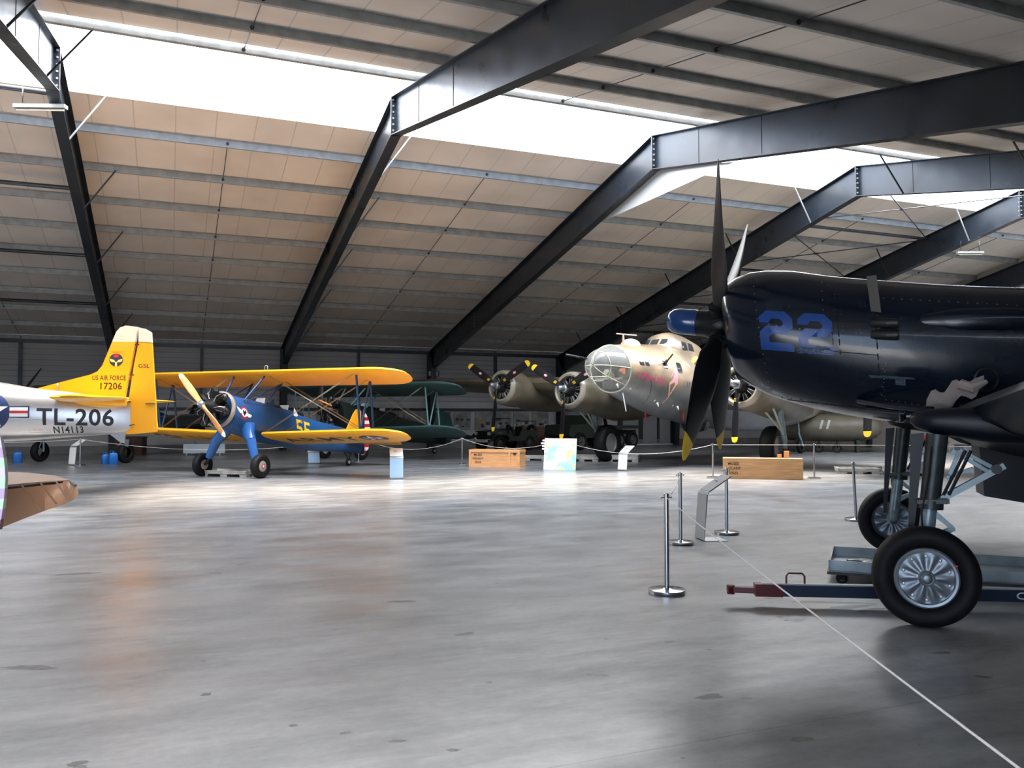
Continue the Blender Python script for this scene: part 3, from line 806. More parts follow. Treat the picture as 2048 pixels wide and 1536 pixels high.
# rolled inner lip and dark engine well
R2 = [ell(1.775, 2.655, .48, .455, .455, 56, 2., -.13), ell(1.74, 2.65, .445, .42, .42, 56, 2., -.13), ell(1.5, 2.62, .44, .42, .42, 56, 2., -.13)]
fu.ringloft(R2, False, False, mi=0); fu.ringloft([R2[-1], ell(1.45, 2.61, .05, .05, .05, 56, 2., -.13)], False, True, mi=2)
bv = BVHTree.FromPolygons([V3(p) for p in fu.V], fu.F)
SIDE = dict(u=(-1, 0, -.12), v=(0.06, 0, 1), dirn=(0, -1, 0))
def num2(o):    # chamfered block numeral 2
    w, h, t, a = .325, .405, .082, .092
    P = [(0, 0), (w, 0), (w, t), (a, t), (a, .135), (a + .035, .168), (w - .075, .168), (w, .24), (w, h - .07), (w - .07, h), (.075, h), (0, h - .07), (0, h - .125), (a, h - .125), (a + .03, h - t), (w - a - .03, h - t), (w - a, h - t - .03), (w - a, .27), (w - a - .025, .248), (.07, .248), (0, .18)]
    return [[(q[0] + o[0], q[1] + o[1]) for q in P]]
decal(fu, poly2d(num2((0, 0)) + num2((.372, -.0)), .08), (1.385, 3, 2.385), mi=1, off=.0025, bvh=bv, **SIDE)
# scuffed strip below the numerals
random.seed(3); sc_ = []
for i in range(60):
    a = random.gauss(.52, .13); b_ = random.gauss(.03, .018); r = random.uniform(.006, .03)
    sc_.append([(a + r * 1.6 * cos(t_) * random.uniform(.6, 1), b_ + r * .5 * sin(t_) * random.uniform(.6, 1)) for t_ in [k * 1.047 for k in range(6)]])
decal(fu, poly2d(sc_, .2), (1.375, 3, 2.39), mi=5, off=.0035, bvh=bv, **SIDE)
# panel gaps and rivet lines
def seamline(pts, w=.008, mi=3):
    polys = []
    for a, b_ in zip(pts[:-1], pts[1:]):
        d = (V3((*b_, 0)) - V3((*a, 0))).normalized(); n = V3((-d.y, d.x, 0)) * w / 2
        polys.append([(a[0] + n.x, a[1] + n.y), (b_[0] + n.x, b_[1] + n.y), (b_[0] - n.x, b_[1] - n.y), (a[0] - n.x, a[1] - n.y)])
    decal(fu, poly2d(polys, .12), (1.2, 3, 2.5), mi=mi, off=.002, bvh=bv, **SIDE)
def ringseam(x, z0=-.9, z1=.9, w=.008, mi=3): seamline([(1.2 - x, z0), (1.2 - x, -.3), (1.2 - x, .3), (1.2 - x, z1)], w, mi)
ringseam(.70, -.12, .75, .006); ringseam(.30, -.62, .78, .012); ringseam(.64, -.9, -.5, .01); ringseam(1.42, -.8, .8, .004)
seamline([(.50, -.1), (.9, -.1)], .008); seamline([(-.2, -.62), (2.9, -.66)], .006); seamline([(.9, .45), (2.6, .45)], .003)
seamline([(.92, .52), (.99, .52)], .0); 
rv = []
def rivets(a, b_, n, r=.009):
    for i in range(n):
        t_ = i / max(1, n - 1); x, y = a[0] + (b_[0] - a[0]) * t_, a[1] + (b_[1] - a[1]) * t_
        rv.append([(x + r * cos(q * pi / 3), y + r * sin(q * pi / 3)) for q in range(6)])
rivets((-.14, -.72), (-.24, .62), 16); rivets((.44, .62), (.42, -.1), 8); rivets((-.14, -.60), (.42, -.63), 7); rivets((-.1, .12), (.42, .08), 8)
rivets((.94, -.62), (.92, .62), 20, .006); rivets((1.0, .48), (3.2, .50), 28); rivets((.98, -.10), (.90, -.55), 7); rivets((.95, -.52), (1.35, -.54), 8)
for gx, gy in ((.55, .45), (.55, .28), (.56, .12), (.72, .1), (.55, -.02), (.78, .38), (.72, -.02)):
    for dx, dy in ((0, 0), (.04, 0), (0, .04), (.04, .04)): rivets((gx + dx, gy + dy), (gx + dx, gy + dy), 1, .005)
rivets((1.6, -.50), (2.6, -.36), 9, .008)
decal(fu, poly2d(rv, 9.), (1.2, 3, 2.5), mi=4, off=.004, bvh=bv, **SIDE)
# scraped patch and a painted-on highlight line along the flank
sp2 = [[(.80, -.30), (.98, -.29), (1.2, -.285), (1.22, -.30), (1.0, -.315), (.82, -.325)], [(1.04, -.30), (1.13, -.30), (1.13, -.37), (1.04, -.37)]]
decal(fu, poly2d(sp2, .1), (1.2, 3, 2.5), mi=5, off=.002, bvh=bv, **SIDE)
body = fu.build('fuselage', [m_navy, m_nblue, m_seam, m_seam, m_rivet, m_wear_hl], nav)
# dark scallop behind the exhausts
b = MB(); b.ringloft([[p for p in ell(x, 2.60 + (x + .5) * .02, r * .55, r * 1.0, n=16, y0=.66)] for x, r in ((.0, .01), (-.12, .07), (-.4, .12), (-.8, .12), (-1.3, .08), (-1.7, .01))])
b.build('exhaust_fairing', m_navy, nav)
b = MB(); b.box((.315, .655, 2.85), (.09, .03, .46), rotm(0, .1, 0)); b.build('cowl_gap_strip', mat('dull_olive_metal', (.09, .085, .07), .6, .3), nav)
b = MB(); b.box((.33, .70, 2.40), (.09, .04, .07)); b.build('latch_plate', m_exh, nav)
for z in (2.60, 2.485):
    b = MB(); b.tube([(.34, .70, z + .01), (.22, .755, z), (.12, .765, z - .005)], .047, 20, cap=False)
    b.lathe([(0, .047), (-.006, .051), (-.012, .047), (0, .040), (.1, .038)], (.12, .765, z - .005), (1, 0, 0), 20, cap=False); b.build('exhaust_stub', m_exh, nav)
# propeller: four wide blades, set as an X
pr = MB().lathe([(-.10, .13), (-.02, .17), (.05, .18), (.14, .17), (.20, .15), (.30, .145)], (1.83, 0, 2.72), (1, 0, .125), 24).build('propeller_hub', m_blade, nav)
MB().lathe([(.0, .14), (.02, .146), (.20, .146), (.26, .135), (.31, .105), (.34, .06), (.35, .0)], (2.13, 0, 2.758), (1, 0, .125), 36).build('blue_dome', mat('blue_dome_paint', (.003, .045, .19), .16, coat=.5), pr)
q = MB(); random.seed(2)
for i in range(12):
    a = i * pi / 6; q.tube([(1.86 + .1 * cos(j * 1.3), (.17 + .04 * sin(j)) * cos(a + j * .16), 2.72 + (.17 + .04 * sin(j)) * sin(a + j * .16)) for j in range(5)], .008, 6)
for i in range(4):
    a = pi / 4 + i * pi / 2; q.cyl((1.88, .1 * cos(a), 2.72 + .1 * sin(a)), (1.88, .30 * cos(a), 2.72 + .30 * sin(a)), .085, .075, 18)
    q.cyl((1.88, .24 * cos(a), 2.72 + .24 * sin(a)), (1.88, .27 * cos(a), 2.72 + .27 * sin(a)), .098, .098, 18)
q.build('blade_clamp', m_blade, pr)
def propblade(Rr, roll, root, stations, origin, axis=(1, 0, .125), tipc=.0, twist0=1., pitchdir=1):
    # stations: (r, chord, thickness, twist). Blade along +Z of its own frame, rotated by `roll` about the axis
    X = V3(axis).normalized(); Y = V3((0, 1, 0)); Z = X.cross(Y).normalized()
    S = Z * cos(roll) + Y * sin(roll); T = Y * cos(roll) - Z * sin(roll)
    rings = []
    for r, c, th, tw in stations:
        ch = T * cos(tw) + X * sin(tw) * pitchdir; nr = X * cos(tw) * pitchdir - T * sin(tw)
        o_ = V3(origin) + S * r
        ring = []
        for k in range(18):
            a = 2 * pi * k / 18; ring.append(o_ + ch * (c / 2 * cos(a)) + nr * (th / 2 * sin(a)) + S * 0)
        rings.append(ring)
    return rings
def make_prop_blade(parent, Rr, roll, stations, origin, mats, tip_r, name='propeller_blade', mark=None, axis=(1, 0, .125), pd=1):
    rings = propblade(Rr, roll, 0, stations, origin, axis, pitchdir=pd)
    k = max(i for i, s in enumerate(stations) if s[0] <= tip_r + 1e-6)
    b = MB(); b.ringloft(rings[:k + 1], True, False, mi=0); b.ringloft(rings[k:], False, True, mi=1)
    return b.build(name, mats, parent)
nst = [(.26, .14, .13, 1.1), (.4, .20, .09, .9), (.6, .31, .06, .75), (.9, .37, .045, .58), (1.2, .35, .034, .48), (1.45, .30, .026, .42), (1.65, .245, .02, .38), (1.76, .21, .018, .36), (1.9, .16, .014, .35), (2.0, .10, .01, .34), (2.05, .03, .006, .34)]
for i in range(4):
    make_prop_blade(pr, 2.05, pi / 4 + i * pi / 2, nst, (1.88, 0, 2.72), [m_blade, m_yel if i in (1, 2) else m_blade], 1.76, pd=-1)
# wing with gear
def wing(side, name='wing'):
    b = MB(); R = []
    for y, lx, lz, ch, th in ((.50, -.28, 1.66, 3.1, .17), (1.4, -.34, 1.745, 2.9, .16), (3.2, -.42, 1.865, 2.75, .15), (5.2, -.55, 2.0, 2.3, .14), (7.0, -.75, 2.14, 1.9, .12), (7.45, -.95, 2.17, 1.5, .1), (7.62, -1.25, 2.19, .8, .06)):
        R.append(foil((lx, side * y, lz), ch, th, up=(-.12, 0, 1), back=(-.99, 0, -.125)))
    b.ringloft(R); return b.build(name, m_navu, nav)
wing(1); wing(-1)
for s in (1, -1):
    b = MB(); R = []
    for x, r in ((.10, .03), (.06, .09), (-.08, .14), (-.5, .2), (-1.2, .18), (-1.9, .05)): R.append(ell(x, 1.68 - (.2 - x) * .06, r * .9, r * .72, r * .8, 20, 2.6, y0=s * 1.68))
    b.ringloft(R); b.build('gear_fairing', m_navu, nav)
    for x0, z in ((.10, 1.70), (-.28, 1.64)):
        b = MB(); R = []
        for x, r in ((0, .5), (.02, .9), (.05, 1), (-.3, 1), (-.33, .85)):
            R.append(ell(x0 + x, z, .085 * r, .06 * r, n=18, e=4, y0=s * 1.25))
        b.ringloft(sorted(R, key=lambda r_: -r_[0].x)); b.build('wing_pylon', m_navy, nav)
    b = MB(); b.tube([(.47, s * .50, 1.86), (.2, s * .72, 1.80), (-.15, s * .95, 1.76)], .03, 10); b.tube([(.40, s * .52, 1.78), (-.2, s * .9, 1.70)], .022, 10); b.build('gun_tube', m_navy, nav)
    # leg
    y = s * 1.74; leg = MB()
    leg.tube([(.02, y, .55), (-.035, y, .98)], .062, 20); ul = MB(); ul.cyl((-.03, y, .95), (-.10, y, 1.55), .078, .085, 20); ul.cyl((-.035, y, .93), (-.04, y, 1.0), .10, .10, 20); ul.build('upper_leg', m_legd, nav)
    leg.tube([(.02, y, .60), (.03, y + s * .02, .45), (.03, y + s * .10, .405)], [.06, .065, .05], 14)
    lg = leg.build('landing_gear_leg', m_strut, nav)
    b = MB(); b.bar((-.10, y, 1.0), (-.58, y, 1.30), .07, .05); b.cyl((-.52, y - .05, 1.27), (-.52, y + .05, 1.27), .04, n=16, mi=1); b.build('drag_brace', [mat('pale_brace_paint', (.30, .38, .41), .4, .3), m_legd], nav)
    b = MB(); b.bar((-.20, y + .02, 1.42), (-.46, y + .02, 1.25), .05, .03); b.bar((-.18, y + .04, 1.22), (-.26, y + .04, 1.42), .03, .03); b.bar((-.26, y, 1.42), (-.50, y, 1.28), .045, .03); b.bar((-.16, y, 1.19), (-.36, y, 1.27), .04, .03); b.build('folding_link', m_strut, nav)
    b = MB(); b.tube([(-.13, y + .05, 1.05), (-.30, y + .05, 1.42)], .013, 8); b.tube([(-.17, y + .05, 1.05), (-.34, y + .05, 1.42)], .013, 8); b.tube([(.02, y + s * .07, .62), (.04, y + s * .09, .9), (-.02, y + s * .09, 1.2), (-.05, y + s * .07, 1.45)], .009, 6); b.build('hydraulic_line', m_dark, nav)
    b = MB(); b.bar((-.04, y, 1.0), (-.16, y, 1.0), .12, .05, ); b.bar((.07, y, .99), (-.17, y, 1.0), .19, .035, up=(0, 0, 1)); b.build('leg_collar', m_dark, nav)
    b = MB(); b.prism([(.115, .50), (.145, .52), (.10, 1.55), (.0, 1.56), (.06, 1.0)], (0, y, 0), (1, 0, 0), (0, 0, 1), .02); b.build('gear_door', m_navu, nav)
    b = MB(); b.prism([(.02, .93), (-.03, .96), (-.20, .80), (-.22, .77), (-.18, .77)], (0, y - s * .0, 0), (1, 0, 0), (0, 0, 1), .05); b.prism([(.0, .70), (-.05, .66), (-.22, .76), (-.20, .79)], (0, y, 0), (1, 0, 0), (0, 0, 1), .05); b.build('torque_link', m_strut, nav)
    # wheel
    yc = s * 1.95; w = MB(); tyre(w, (.03, yc, .402), .402, .235, (0, 1, 0), .60, n=64)
    for r_ in (.33, .36, .39): pass
    wh = w.build('tyre', m_black, nav)
    h = MB(); o_ = s
    h.lathe([(-.10 * o_, .235), (-.085 * o_, .245), (.085 * o_, .245), (.105 * o_, .240), (.112 * o_, .228), (.108 * o_, .210), (.085 * o_, .205)], (.03, yc, .402), (0, 1, 0), 56, cap=False)
    rim = h.build('rim', m_hubs, wh)
    # fluted disc: ten lobes
    D = MB(); n = 120; rings = []
    for ri, amp, yy in ((.205, .0, .085), (.18, .006, .088), (.13, .008, .092), (.08, .004, .10), (.055, 0, .102)):
        rings.append([V3((.03 + ri * cos(2 * pi * k / n), yc + o_ * (yy + amp * cos(10 * 2 * pi * k / n) - .012), .402 + ri * sin(2 * pi * k / n))) for k in range(n)])
    D.ringloft(rings, False, True); D.build('fluted_disc', m_hubs, wh)
    D = MB(); D.lathe([(.085 * o_, .062), (.112 * o_, .062), (.118 * o_, .055), (.112 * o_, .045), (.125 * o_, .036), (.13 * o_, .02), (.131 * o_, 0)], (.03, yc, .402), (0, 1, 0), 32); D.build('hub_cap', m_hubs, wh)
    for i in range(10):
        D = MB(); a = (i + .5) * 2 * pi / 10; c = (.03 + .175 * cos(a), yc + o_ * .085, .402 + .175 * sin(a)); D.lathe([(0, .012), (.006 * o_, .012), (.009 * o_, .004)], c, (0, 1, 0), 10); D.build('disc_bolt', m_bolt, wh)
    D = MB(); D.box((.03 - .238 * cos(.5), yc + o_ * .114, .402 + .238 * sin(.5)), (.03, .006, .014), rotm(0, -.1, 0)); D.build('red_mark', mat('red_paint', (.5, .01, .01), .4), wh)
# intake cloth, belly plate
b = MB(); R = []
for i in range(14):
    t_ = i / 13; c = V3((-.12 - .48 * t_, .73 + .05 * sin(t_ * 9), 1.80 + .22 * t_ + .03 * sin(t_ * 14)))
    r = .045 + .05 * sin(pi * min(1, t_ * 1.1)) + .02 * sin(t_ * 17)
    R.append([c + V3((0, .6 * r * cos(a) * (1 + .2 * sin(3 * a + t_ * 8)), r * sin(a) * (1 + .25 * cos(4 * a + t_ * 5)))) for a in [2 * pi * k / 16 for k in range(16)]])
b.ringloft(R); b.tube([(-.4, .76, 2.0), (-.5, .80, 1.96), (-.62, .78, 2.02)], [.05, .055, .02], 8)
b.build('stuffed_cloth', m_cloth, nav, label='crumpled beige cloth stuffed in the wing root')
b = MB(); b.lathe([(0, .10), (.02, .115), (.03, .10)], (-.62, .70, 2.04), (-.3, 1, 0), 20, cap=False); b.build('intake_ring', m_exh, nav)
b = MB(); b.prism([(-.66, .92), (-.62, 1.42), (-2.6, 1.2), (-2.6, .62)], (0, 0, 0), (1, 0, 0), (0, 0, 1), .5); b.build('belly_fairing', m_navu, nav)
b = MB(); b.sphere((-.15, .95, 1.62), .085, 12, 8, sc=(1.2, .8, .9)); b.build('cloth_bundle', m_cloth, nav)
# canopy and tail, out of frame to the right
b = MB(); b.ringloft([ell(x, z, w_, h_, n=24) for x, z, w_, h_ in ((-1.5, 2.9, .1, .05), (-1.9, 2.95, .36, .42), (-2.6, 2.9, .42, .55), (-3.6, 2.75, .38, .45), (-4.4, 2.55, .2, .2))]); b.build('canopy', mat('dark_canopy_glass', (.05, .06, .07), .05, spec=.8), nav)
b = MB(); b.ringloft([foil((x, 0, z), c, t_, up=(0, 1, 0), back=(-1, 0, 0)) for x, z, c, t_ in ((-7.2, 1.7, 2.1, .08), (-7.9, 2.9, 1.5, .08), (-8.3, 3.5, 1.0, .06))]); b.build('tail_fin', m_navy, nav)
for s in (1, -1):
    b = MB(); b.ringloft([foil((x, s * y, 1.75), c, t_) for x, y, c, t_ in ((-7.5, .1, 1.5, .08), (-7.8, 1.8, 1.1, .08), (-8.1, 2.4, .6, .06))]); b.build('tailplane', m_navy, nav)
tw = MB(); tyre(tw, (-8.3, 0, .16), .16, .1, n=24); tw.build('tail_wheel', m_black, nav)
MB().tube([(-8.3, .0, .16), (-8.1, 0, .7), (-8.0, 0, 1.3)], .04, 10).build('tail_leg', m_strut, nav)
# tow bar on the floor
tbm = thing('tow_bar', 'dark blue tow bar with a red claw end lying under the navy plane', 'tow bar', (4.698, 6.273, 0), atan2(5.655 - 6.273, 5.826 - 4.698))
b = MB(); b.box((2.35, 0, .135), (4.1, .10, .10)); b.box((2.35, -.0, .19), (4.1, .06, .012), mi=1); bb_ = b.build('bar', [mat('dark_blue_tow_paint', (.012, .022, .045), .35), mat('pale_edge_strip', (.35, .37, .38), .4)], tbm)
b = MB(); b.box((.36, 0, .135), (.24, .11, .11)); b.prism([(.0, .06), (.05, .03), (.26, .045), (.26, -.045), (.05, -.03), (.0, -.06)], (0, 0, .13), (1, 0, 0), (0, 1, 0), .05); b.cyl((.03, 0, .09), (.03, 0, .17), .035, n=14); b.build('claw', mat('dark_red_tow_paint', (.085, .004, .008), .4), tbm)
MB().tube([(.52, 0, .18), (.52, 0, .26), (.54, 0, .285), (.66, 0, .285), (.68, 0, .26), (.68, 0, .18)], .009, 8).build('handle', mat('dark_red_tow_paint', (.1, .01, .01), .4), tbm)
for x in (.7, 3.9):
    for s in (-1, 1):
        w = MB(); tyre(w, (x if x > 1 else 1.9, s * .12, .07), .07, .04, n=24); w.build('small_wheel', m_black, tbm)
tx = MB(); vs, fs = text2d('CA', .085, .01, 1.4)
tx.add([(2.53 + q_[0], -.053, .135 + q_[1]) for q_ in vs], fs); tx.build('white_lettering', m_pwhite, tbm)
# drip cart with open basin
ct = thing('drip_cart', 'long grey wheeled drip trolley behind the near wheel of the navy plane', 'trolley', (6.60, 6.62, 0), atan2(5.6 - 6.76, 9.3 - 6.36))
c0 = V3((6.179, 6.592, 0)); c1 = V3((7.373, 5.378, 0)); bl = V3((7.014, 7.341, 0))
ang = atan2(c1.y - c0.y, c1.x - c0.x); ct.location = c0; ct.rotation_euler = (0, 0, ang)
Lc, Wc = 2.6, 1.0
b = MB(); b.box((Lc / 2, Wc / 2, .135), (Lc, Wc, .02)); b.box((Lc / 2, .01, .19), (Lc, .02, .11)); b.box((Lc / 2, Wc - .01, .19), (Lc, .02, .11)); b.box((.01, Wc / 2, .19), (.02, Wc, .11)); b.box((Lc - .01, Wc / 2, .19), (.02, Wc, .11))
b.box((Lc / 2, .45, .150), (Lc - .06, .02, .02)); b.build('basin', mat('zinc_basin', (.26, .29, .29), .35, .5, noise=.15, nscale=5), ct)
b = MB(); b.box((Lc / 2, Wc / 2, .118), (Lc + .03, Wc + .03, .028)); b.build('frame', m_dark, ct)
b = MB(); random.seed(6)
for i in range(14): b.sphere((.35 + random.uniform(-.14, .2), .55 + random.uniform(-.15, .15), .155), random.uniform(.03, .07), 8, 5, sc=(1.5, 1, .3))
b.build('oily_rags', m_dark, ct)
for x in (.12, Lc - .12):
    for y in (.08, Wc - .08):
        w = MB(); tyre(w, (x, y, .055), .055, .035, n=24); w.box((x, y - .025, .08), (.05, .006, .07)); w.box((x, y + .025, .08), (.05, .006, .07)); w.build('caster', m_black, ct)
# ================================================================= BIPLANES
def make_biplane(name, label, loc, rz, P, full=True):
    t = thing(name, label, 'airplane', loc, rz, None)
    fr = [(-6.55, .80, .03, .36, .42, 2.), (-6.0, .85, .10, .38, .42, 2.), (-4.8, 1.0, .26, .42, .48, 2.2), (-3.6, 1.14, .36, .48, .56, 2.5), (-2.6, 1.30, .42, .56, .60, 2.6), (-1.6, 1.45, .45, .60, .60, 2.6),
          (-.8, 1.57, .46, .60, .58, 2.5), (-.1, 1.71, .47, .56, .52, 2.3), (.25, 1.83, .475, .51, .49, 2.1), (.42, 1.87, .47, .48, .48, 2.)]
    b = MB(); R = [ell(x, *[interp(fr, x)[i] for i in (0, 1, 2, 3, 4)][:4], 40, interp(fr, x)[4], -.2) for x in [-6.55 + .24 * i for i in range(30)] if x <= .42]
    b.ringloft(R); bv = BVHTree.FromPolygons([V3(p) for p in b.V], b.F)
    ms = [P['fus'], m_yel, m_pwhite, mat('signal_red', (.45, .012, .015), .4), m_dark]
    if full:
        # squadron badge and yellow number on the port side; same number to starboard
        for s in (1, -1):
            sd = dict(u=(-s, 0, -.19 * s), v=(0, 0, 1), dirn=(0, -s, 0))
            o_ = (.02, s * 3, 1.80)
            ring_ = circ2d(.165, 28); inr = circ2d(.12, 28)
            ann = [[ring_[i], ring_[(i + 1) % 28], inr[(i + 1) % 28], inr[i]] for i in range(28)]
            decal(b, poly2d(ann, .1), o_, mi=3, off=.003, bvh=bv, **sd)
            decal(b, poly2d([inr], .08), o_, mi=2, off=.0035, bvh=bv, **sd)
            decal(b, poly2d([[(-.1, .0), (-.03, .09), (0, .02), (.03, .09), (.1, .0), (.04, -.03), (.0, -.1), (-.05, -.04)]], .1), o_, mi=4, off=.005, bvh=bv, **sd)
            decal(b, poly2d([[(-.07, .02), (-.30, .12), (-.28, .05), (-.24, .0), (-.18, -.04), (-.06, -.05)], [(.07, .02), (.30, -.02), (.27, -.07), (.22, -.1), (.15, -.1), (.06, -.05)]], .1), o_, mi=2, off=.006, bvh=bv, **sd)
            five = [(0, 0), (.24, 0), (.3, .06), (.3, .24), (.24, .30), (.09, .30), (.09, .41), (.3, .41), (.3, .5), (0, .5), (0, .21), (.21, .21), (.21, .09), (.0, .09)]
            decal(b, poly2d([[(a_, b_) for a_, b_ in five], [(a_ + .40, b_) for a_, b_ in five]], .1), (-2.35, s * 3, 1.12) if s > 0 else (-3.05, s * 3, 1.1), mi=1, off=.004, bvh=bv, **sd)
            sl = [[(-.42, -.9), (-.41, -.9), (-.41, .5), (-.42, .5)], [(.32, -.9), (.33, -.9), (.33, .5), (.32, .5)], [(-.4, -.16), (.34, -.30), (.34, -.308), (-.4, -.17)]]
            decal(b, poly2d(sl, .1), (.02, s * 3, 1.80), mi=4, off=.002, bvh=bv, **sd)
    b.build('fuselage', ms, t)
    # cockpits with coamings and windshields
    for x, z in ((-1.55, 2.0), (-2.62, 1.80)):
        b = MB(); b.ringloft([ell(x + dx, z + dz, w, h, n=20) for dx, dz, w, h in ((.36, -.03, .1, .05), (.22, .0, .26, .10), (0, -.02, .29, .12), (-.3, -.08, .26, .12), (-.48, -.16, .12, .06))]); b.build('cockpit_opening', m_dark, t)
        b = MB(); b.prism([(-.2, 0), (.2, 0), (.15, .24), (-.15, .24)], (x + .42, 0, z + .02), (0, 1, 0), (-.45, 0, .9), .01); b.build('windshield', mat('milky_windshield', (.75, .78, .8), .2, alpha=.85) if x < -2 or True else m_pwhite, t)
    if full:
        b = MB(); b.prism([(0, -.02), (-.42, -.22), (-.35, .2)], (-1.05, .33, 2.02), (1, 0, 0), (0, 0, 1), .01); b.prism([(0, 0), (.2, .25), (.22, -.1)], (-2.5, .36, 1.72), (1, 0, 0), (0, 0, 1), .01, mi=1); b.build('hinged_side_panel', [P['fus'], m_pwhite], t)
    # engine
    eb = MB(); ax = V3((1, 0, .2)).normalized(); c0 = V3((.42, 0, 1.87))
    eb.lathe([(0, .30), (.15, .28), (.42, .26), (.52, .16), (.62, .12), (.70, .09)], c0, ax, 24)
    en = eb.build('engine_case', m_black if full else P['dark'], t)
    x_, y_, _ = frame_to(ax)
    for k in range(7):
        a = pi / 2 + k * 2 * pi / 7; d = x_ * cos(a) + y_ * sin(a); tn = ax.cross(d); cy = MB()
        base = c0 + ax * .34
        cy.tube([base + d * .2, base + d * .44], .095, 16)
        for i in range(8): cy.cyl(base + d * (.22 + i * .028), base + d * (.233 + i * .028), .122, n=16)
        cy.tube([base + d * .44, base + d * .52, base + d * .56], [.115, .10, .04], 12)
        cy.tube([base + d * .49 + tn * .05, base + d * .50 + ax * .12 + tn * .04, base + d * .26 + ax * .14 + tn * .03], .016, 6)
        cy.tube([base + d * .49 - tn * .05, base + d * .50 + ax * .13 - tn * .04, base + d * .26 + ax * .14 - tn * .03], .016, 6)
        cy.tube([base + d * .42 - tn * .09, base + d * .38 - ax * .12 - tn * .1, base + d * .2 - ax * .2], .032, 8)
        cy.build('cylinder', P['dark'], en)
        sp_ = MB(); sp_.tube([base + d * .44 + tn * .1, base + d * .47 + tn * .10 + ax * .05, base + d * .36 + tn * .07 + ax * .17, base + d * .2 + ax * .16], .008, 6); sp_.build('spark_lead', m_bolt, en)
    if full:
        b = MB(); b.lathe([(-.02, .49), (.03, .515), (.09, .51), (.10, .45), (.02, .43)], c0, ax, 48, cap=False); b.build('exhaust_ring', mat('tan_exhaust_ring', (.42, .34, .26), .5, .4), t)
    # propeller
    hub = c0 + ax * .74; pb = MB(); pb.lathe([(-.06, .07), (.0, .10), (.06, .10), (.10, .06), (.14, .05)], hub, ax, 20); pp = pb.build('propeller_hub', m_hubs if full else P['dark'], t)
    st = [(.03, .15, .11, .9), (.15, .15, .10, .9), (.3, .16, .075, .75), (.5, .185, .05, .55), (.75, .19, .034, .42), (1.0, .17, .024, .34), (1.14, .15, .02, .3), (1.24, .11, .016, .28), (1.29, .04, .01, .27)]
    for r_ in P['roll']: make_prop_blade(pp, 1.29, r_, st, hub, P['blade'], 1.14, axis=tuple(ax), pd=-1)
    # wings
    inc = P.get('inc', .19); CH = P.get('chord', 1.5); up = (-inc, 0, 1); bk = V3((-1, 0, -inc)).normalized()
    def wing_(nm, lx, lz, dih, span, root, m, text=None):
        for s in (1, -1) if root > 0 else (0,):
            sts = []
            ys = [root, 1.2, 2.4, 3.4, span - .9, span - .55, span - .3, span - .12, span - .02]
            for y in ys:
                e_ = max(0., (y - (span - .95)) / .95); sh = 1 - sqrt(max(0, 1 - e_ * e_)) if e_ > 0 else 0
                ch = CH * (1 - sh * .97); le = lx - .62 * sh * 1.5 * .55
                sts.append((y, le, lz + dih * y, ch))
            rg = [foil((le, s * y, z - (lx - le) * inc), max(ch, .05), .115, up, bk, 12, .02) for y, le, z, ch in sts] if s else None
            b = MB()
            if s: b.ringloft(rg)
            mm = [m, mat('faded_letter_blue', (.035, .035, .07), .6), m_pwhite, mat('signal_red', (.45, .012, .015), .4)]
            if text and s:
                bvw = BVHTree.FromPolygons([V3(p) for p in b.V], b.F)
                u_, v_ = V3((0, -1, 0)) , V3((1, 0, 0))
                oo = V3((lx - .72, s * (span - 1.1), -1))
                decal(b, poly2d([circ2d(.42, 32)], .3), oo, u_, v_, (0, 0, 1), 1, .003, bvw)
                decal(b, poly2d([star2d(.41)], .3), oo, u_, v_, (0, 0, 1), 2, .005, bvw)
                decal(b, poly2d([circ2d(.13, 20)], .3), oo, u_, v_, (0, 0, 1), 3, .007, bvw)
                vs, fs = text2d('ARMY' if s > 0 else 'U.S.', .95, .01, .95, grid=.3)
                decal(b, (vs, fs), V3((lx - .75, s * (span - 2.85), -1)), V3((0, 1, 0)), V3((1, 0, 0)), (0, 0, 1), 1, .003, bvw)
            if s: b.build(nm, mm, t)
    # upper wing in one piece
    b = MB(); rg = []; span = 5.0; lz = 2.97; lx = P.get('ulx', -.5)
    half = [(y, max(0., (y - (span - .95)) / .95)) for y in (0, .8, 1.6, 2.4, 3.2, 4.05, 4.3, 4.5, 4.7, 4.85, 4.95, 4.99)]
    sts = []
    for y, e_ in half:
        sh = 1 - sqrt(max(0, 1 - e_ * e_)); sts.append((y, lx - .5 * sh, lz + .0 * y, CH * (1 - .97 * sh)))
    for y, le, z, ch in [(-a_, b_, c_, d_) for a_, b_, c_, d_ in reversed(sts[1:])] + sts:
        rg.append(foil((le, y, z - (lx - le) * inc), ch, .115, up, bk, 12, .02))
    b.ringloft(rg); b.build('upper_wing', P['wing'], t)
    wing_('lower_wing', -.70, 1.19, .032, 4.85, .45, P['wing'], P.get('text'))
    # N struts, cabane struts, wires
    def zu(x): return 2.90 + (x + .5) * inc - .02
    def zl(x, y): return 1.21 + .032 * abs(y) + (x + .7) * inc + .04
    for s in (1, -1):
        y = s * 3.6
        b = MB(); b.tube([(-.75, y, zu(-.75)), (-.95, y, zl(-.95, y))], .032, 10, flat=.5 if False else 1); b.tube([(-1.45, y, zu(-1.45)), (-1.65, y, zl(-1.65, y))], .032, 10); b.tube([(-1.42, y, zu(-1.45)), (-1.0, y, zl(-.95, y))], .028, 10)
        b.build('interplane_strut', P['strut'], t)
        b = MB(); b.tube([(-.70, s * .55, zu(-.7)), (-.05, s * .40, 2.15)], .03, 10); b.tube([(-1.5, s * .55, zu(-1.5)), (-.85, s * .42, 2.02)], .03, 10); b.tube([(-1.5, s * .55, zu(-1.5)), (-.15, s * .42, 2.12)], .018, 8)
        b.build('cabane_strut', P['strut'], t)
        b = MB()
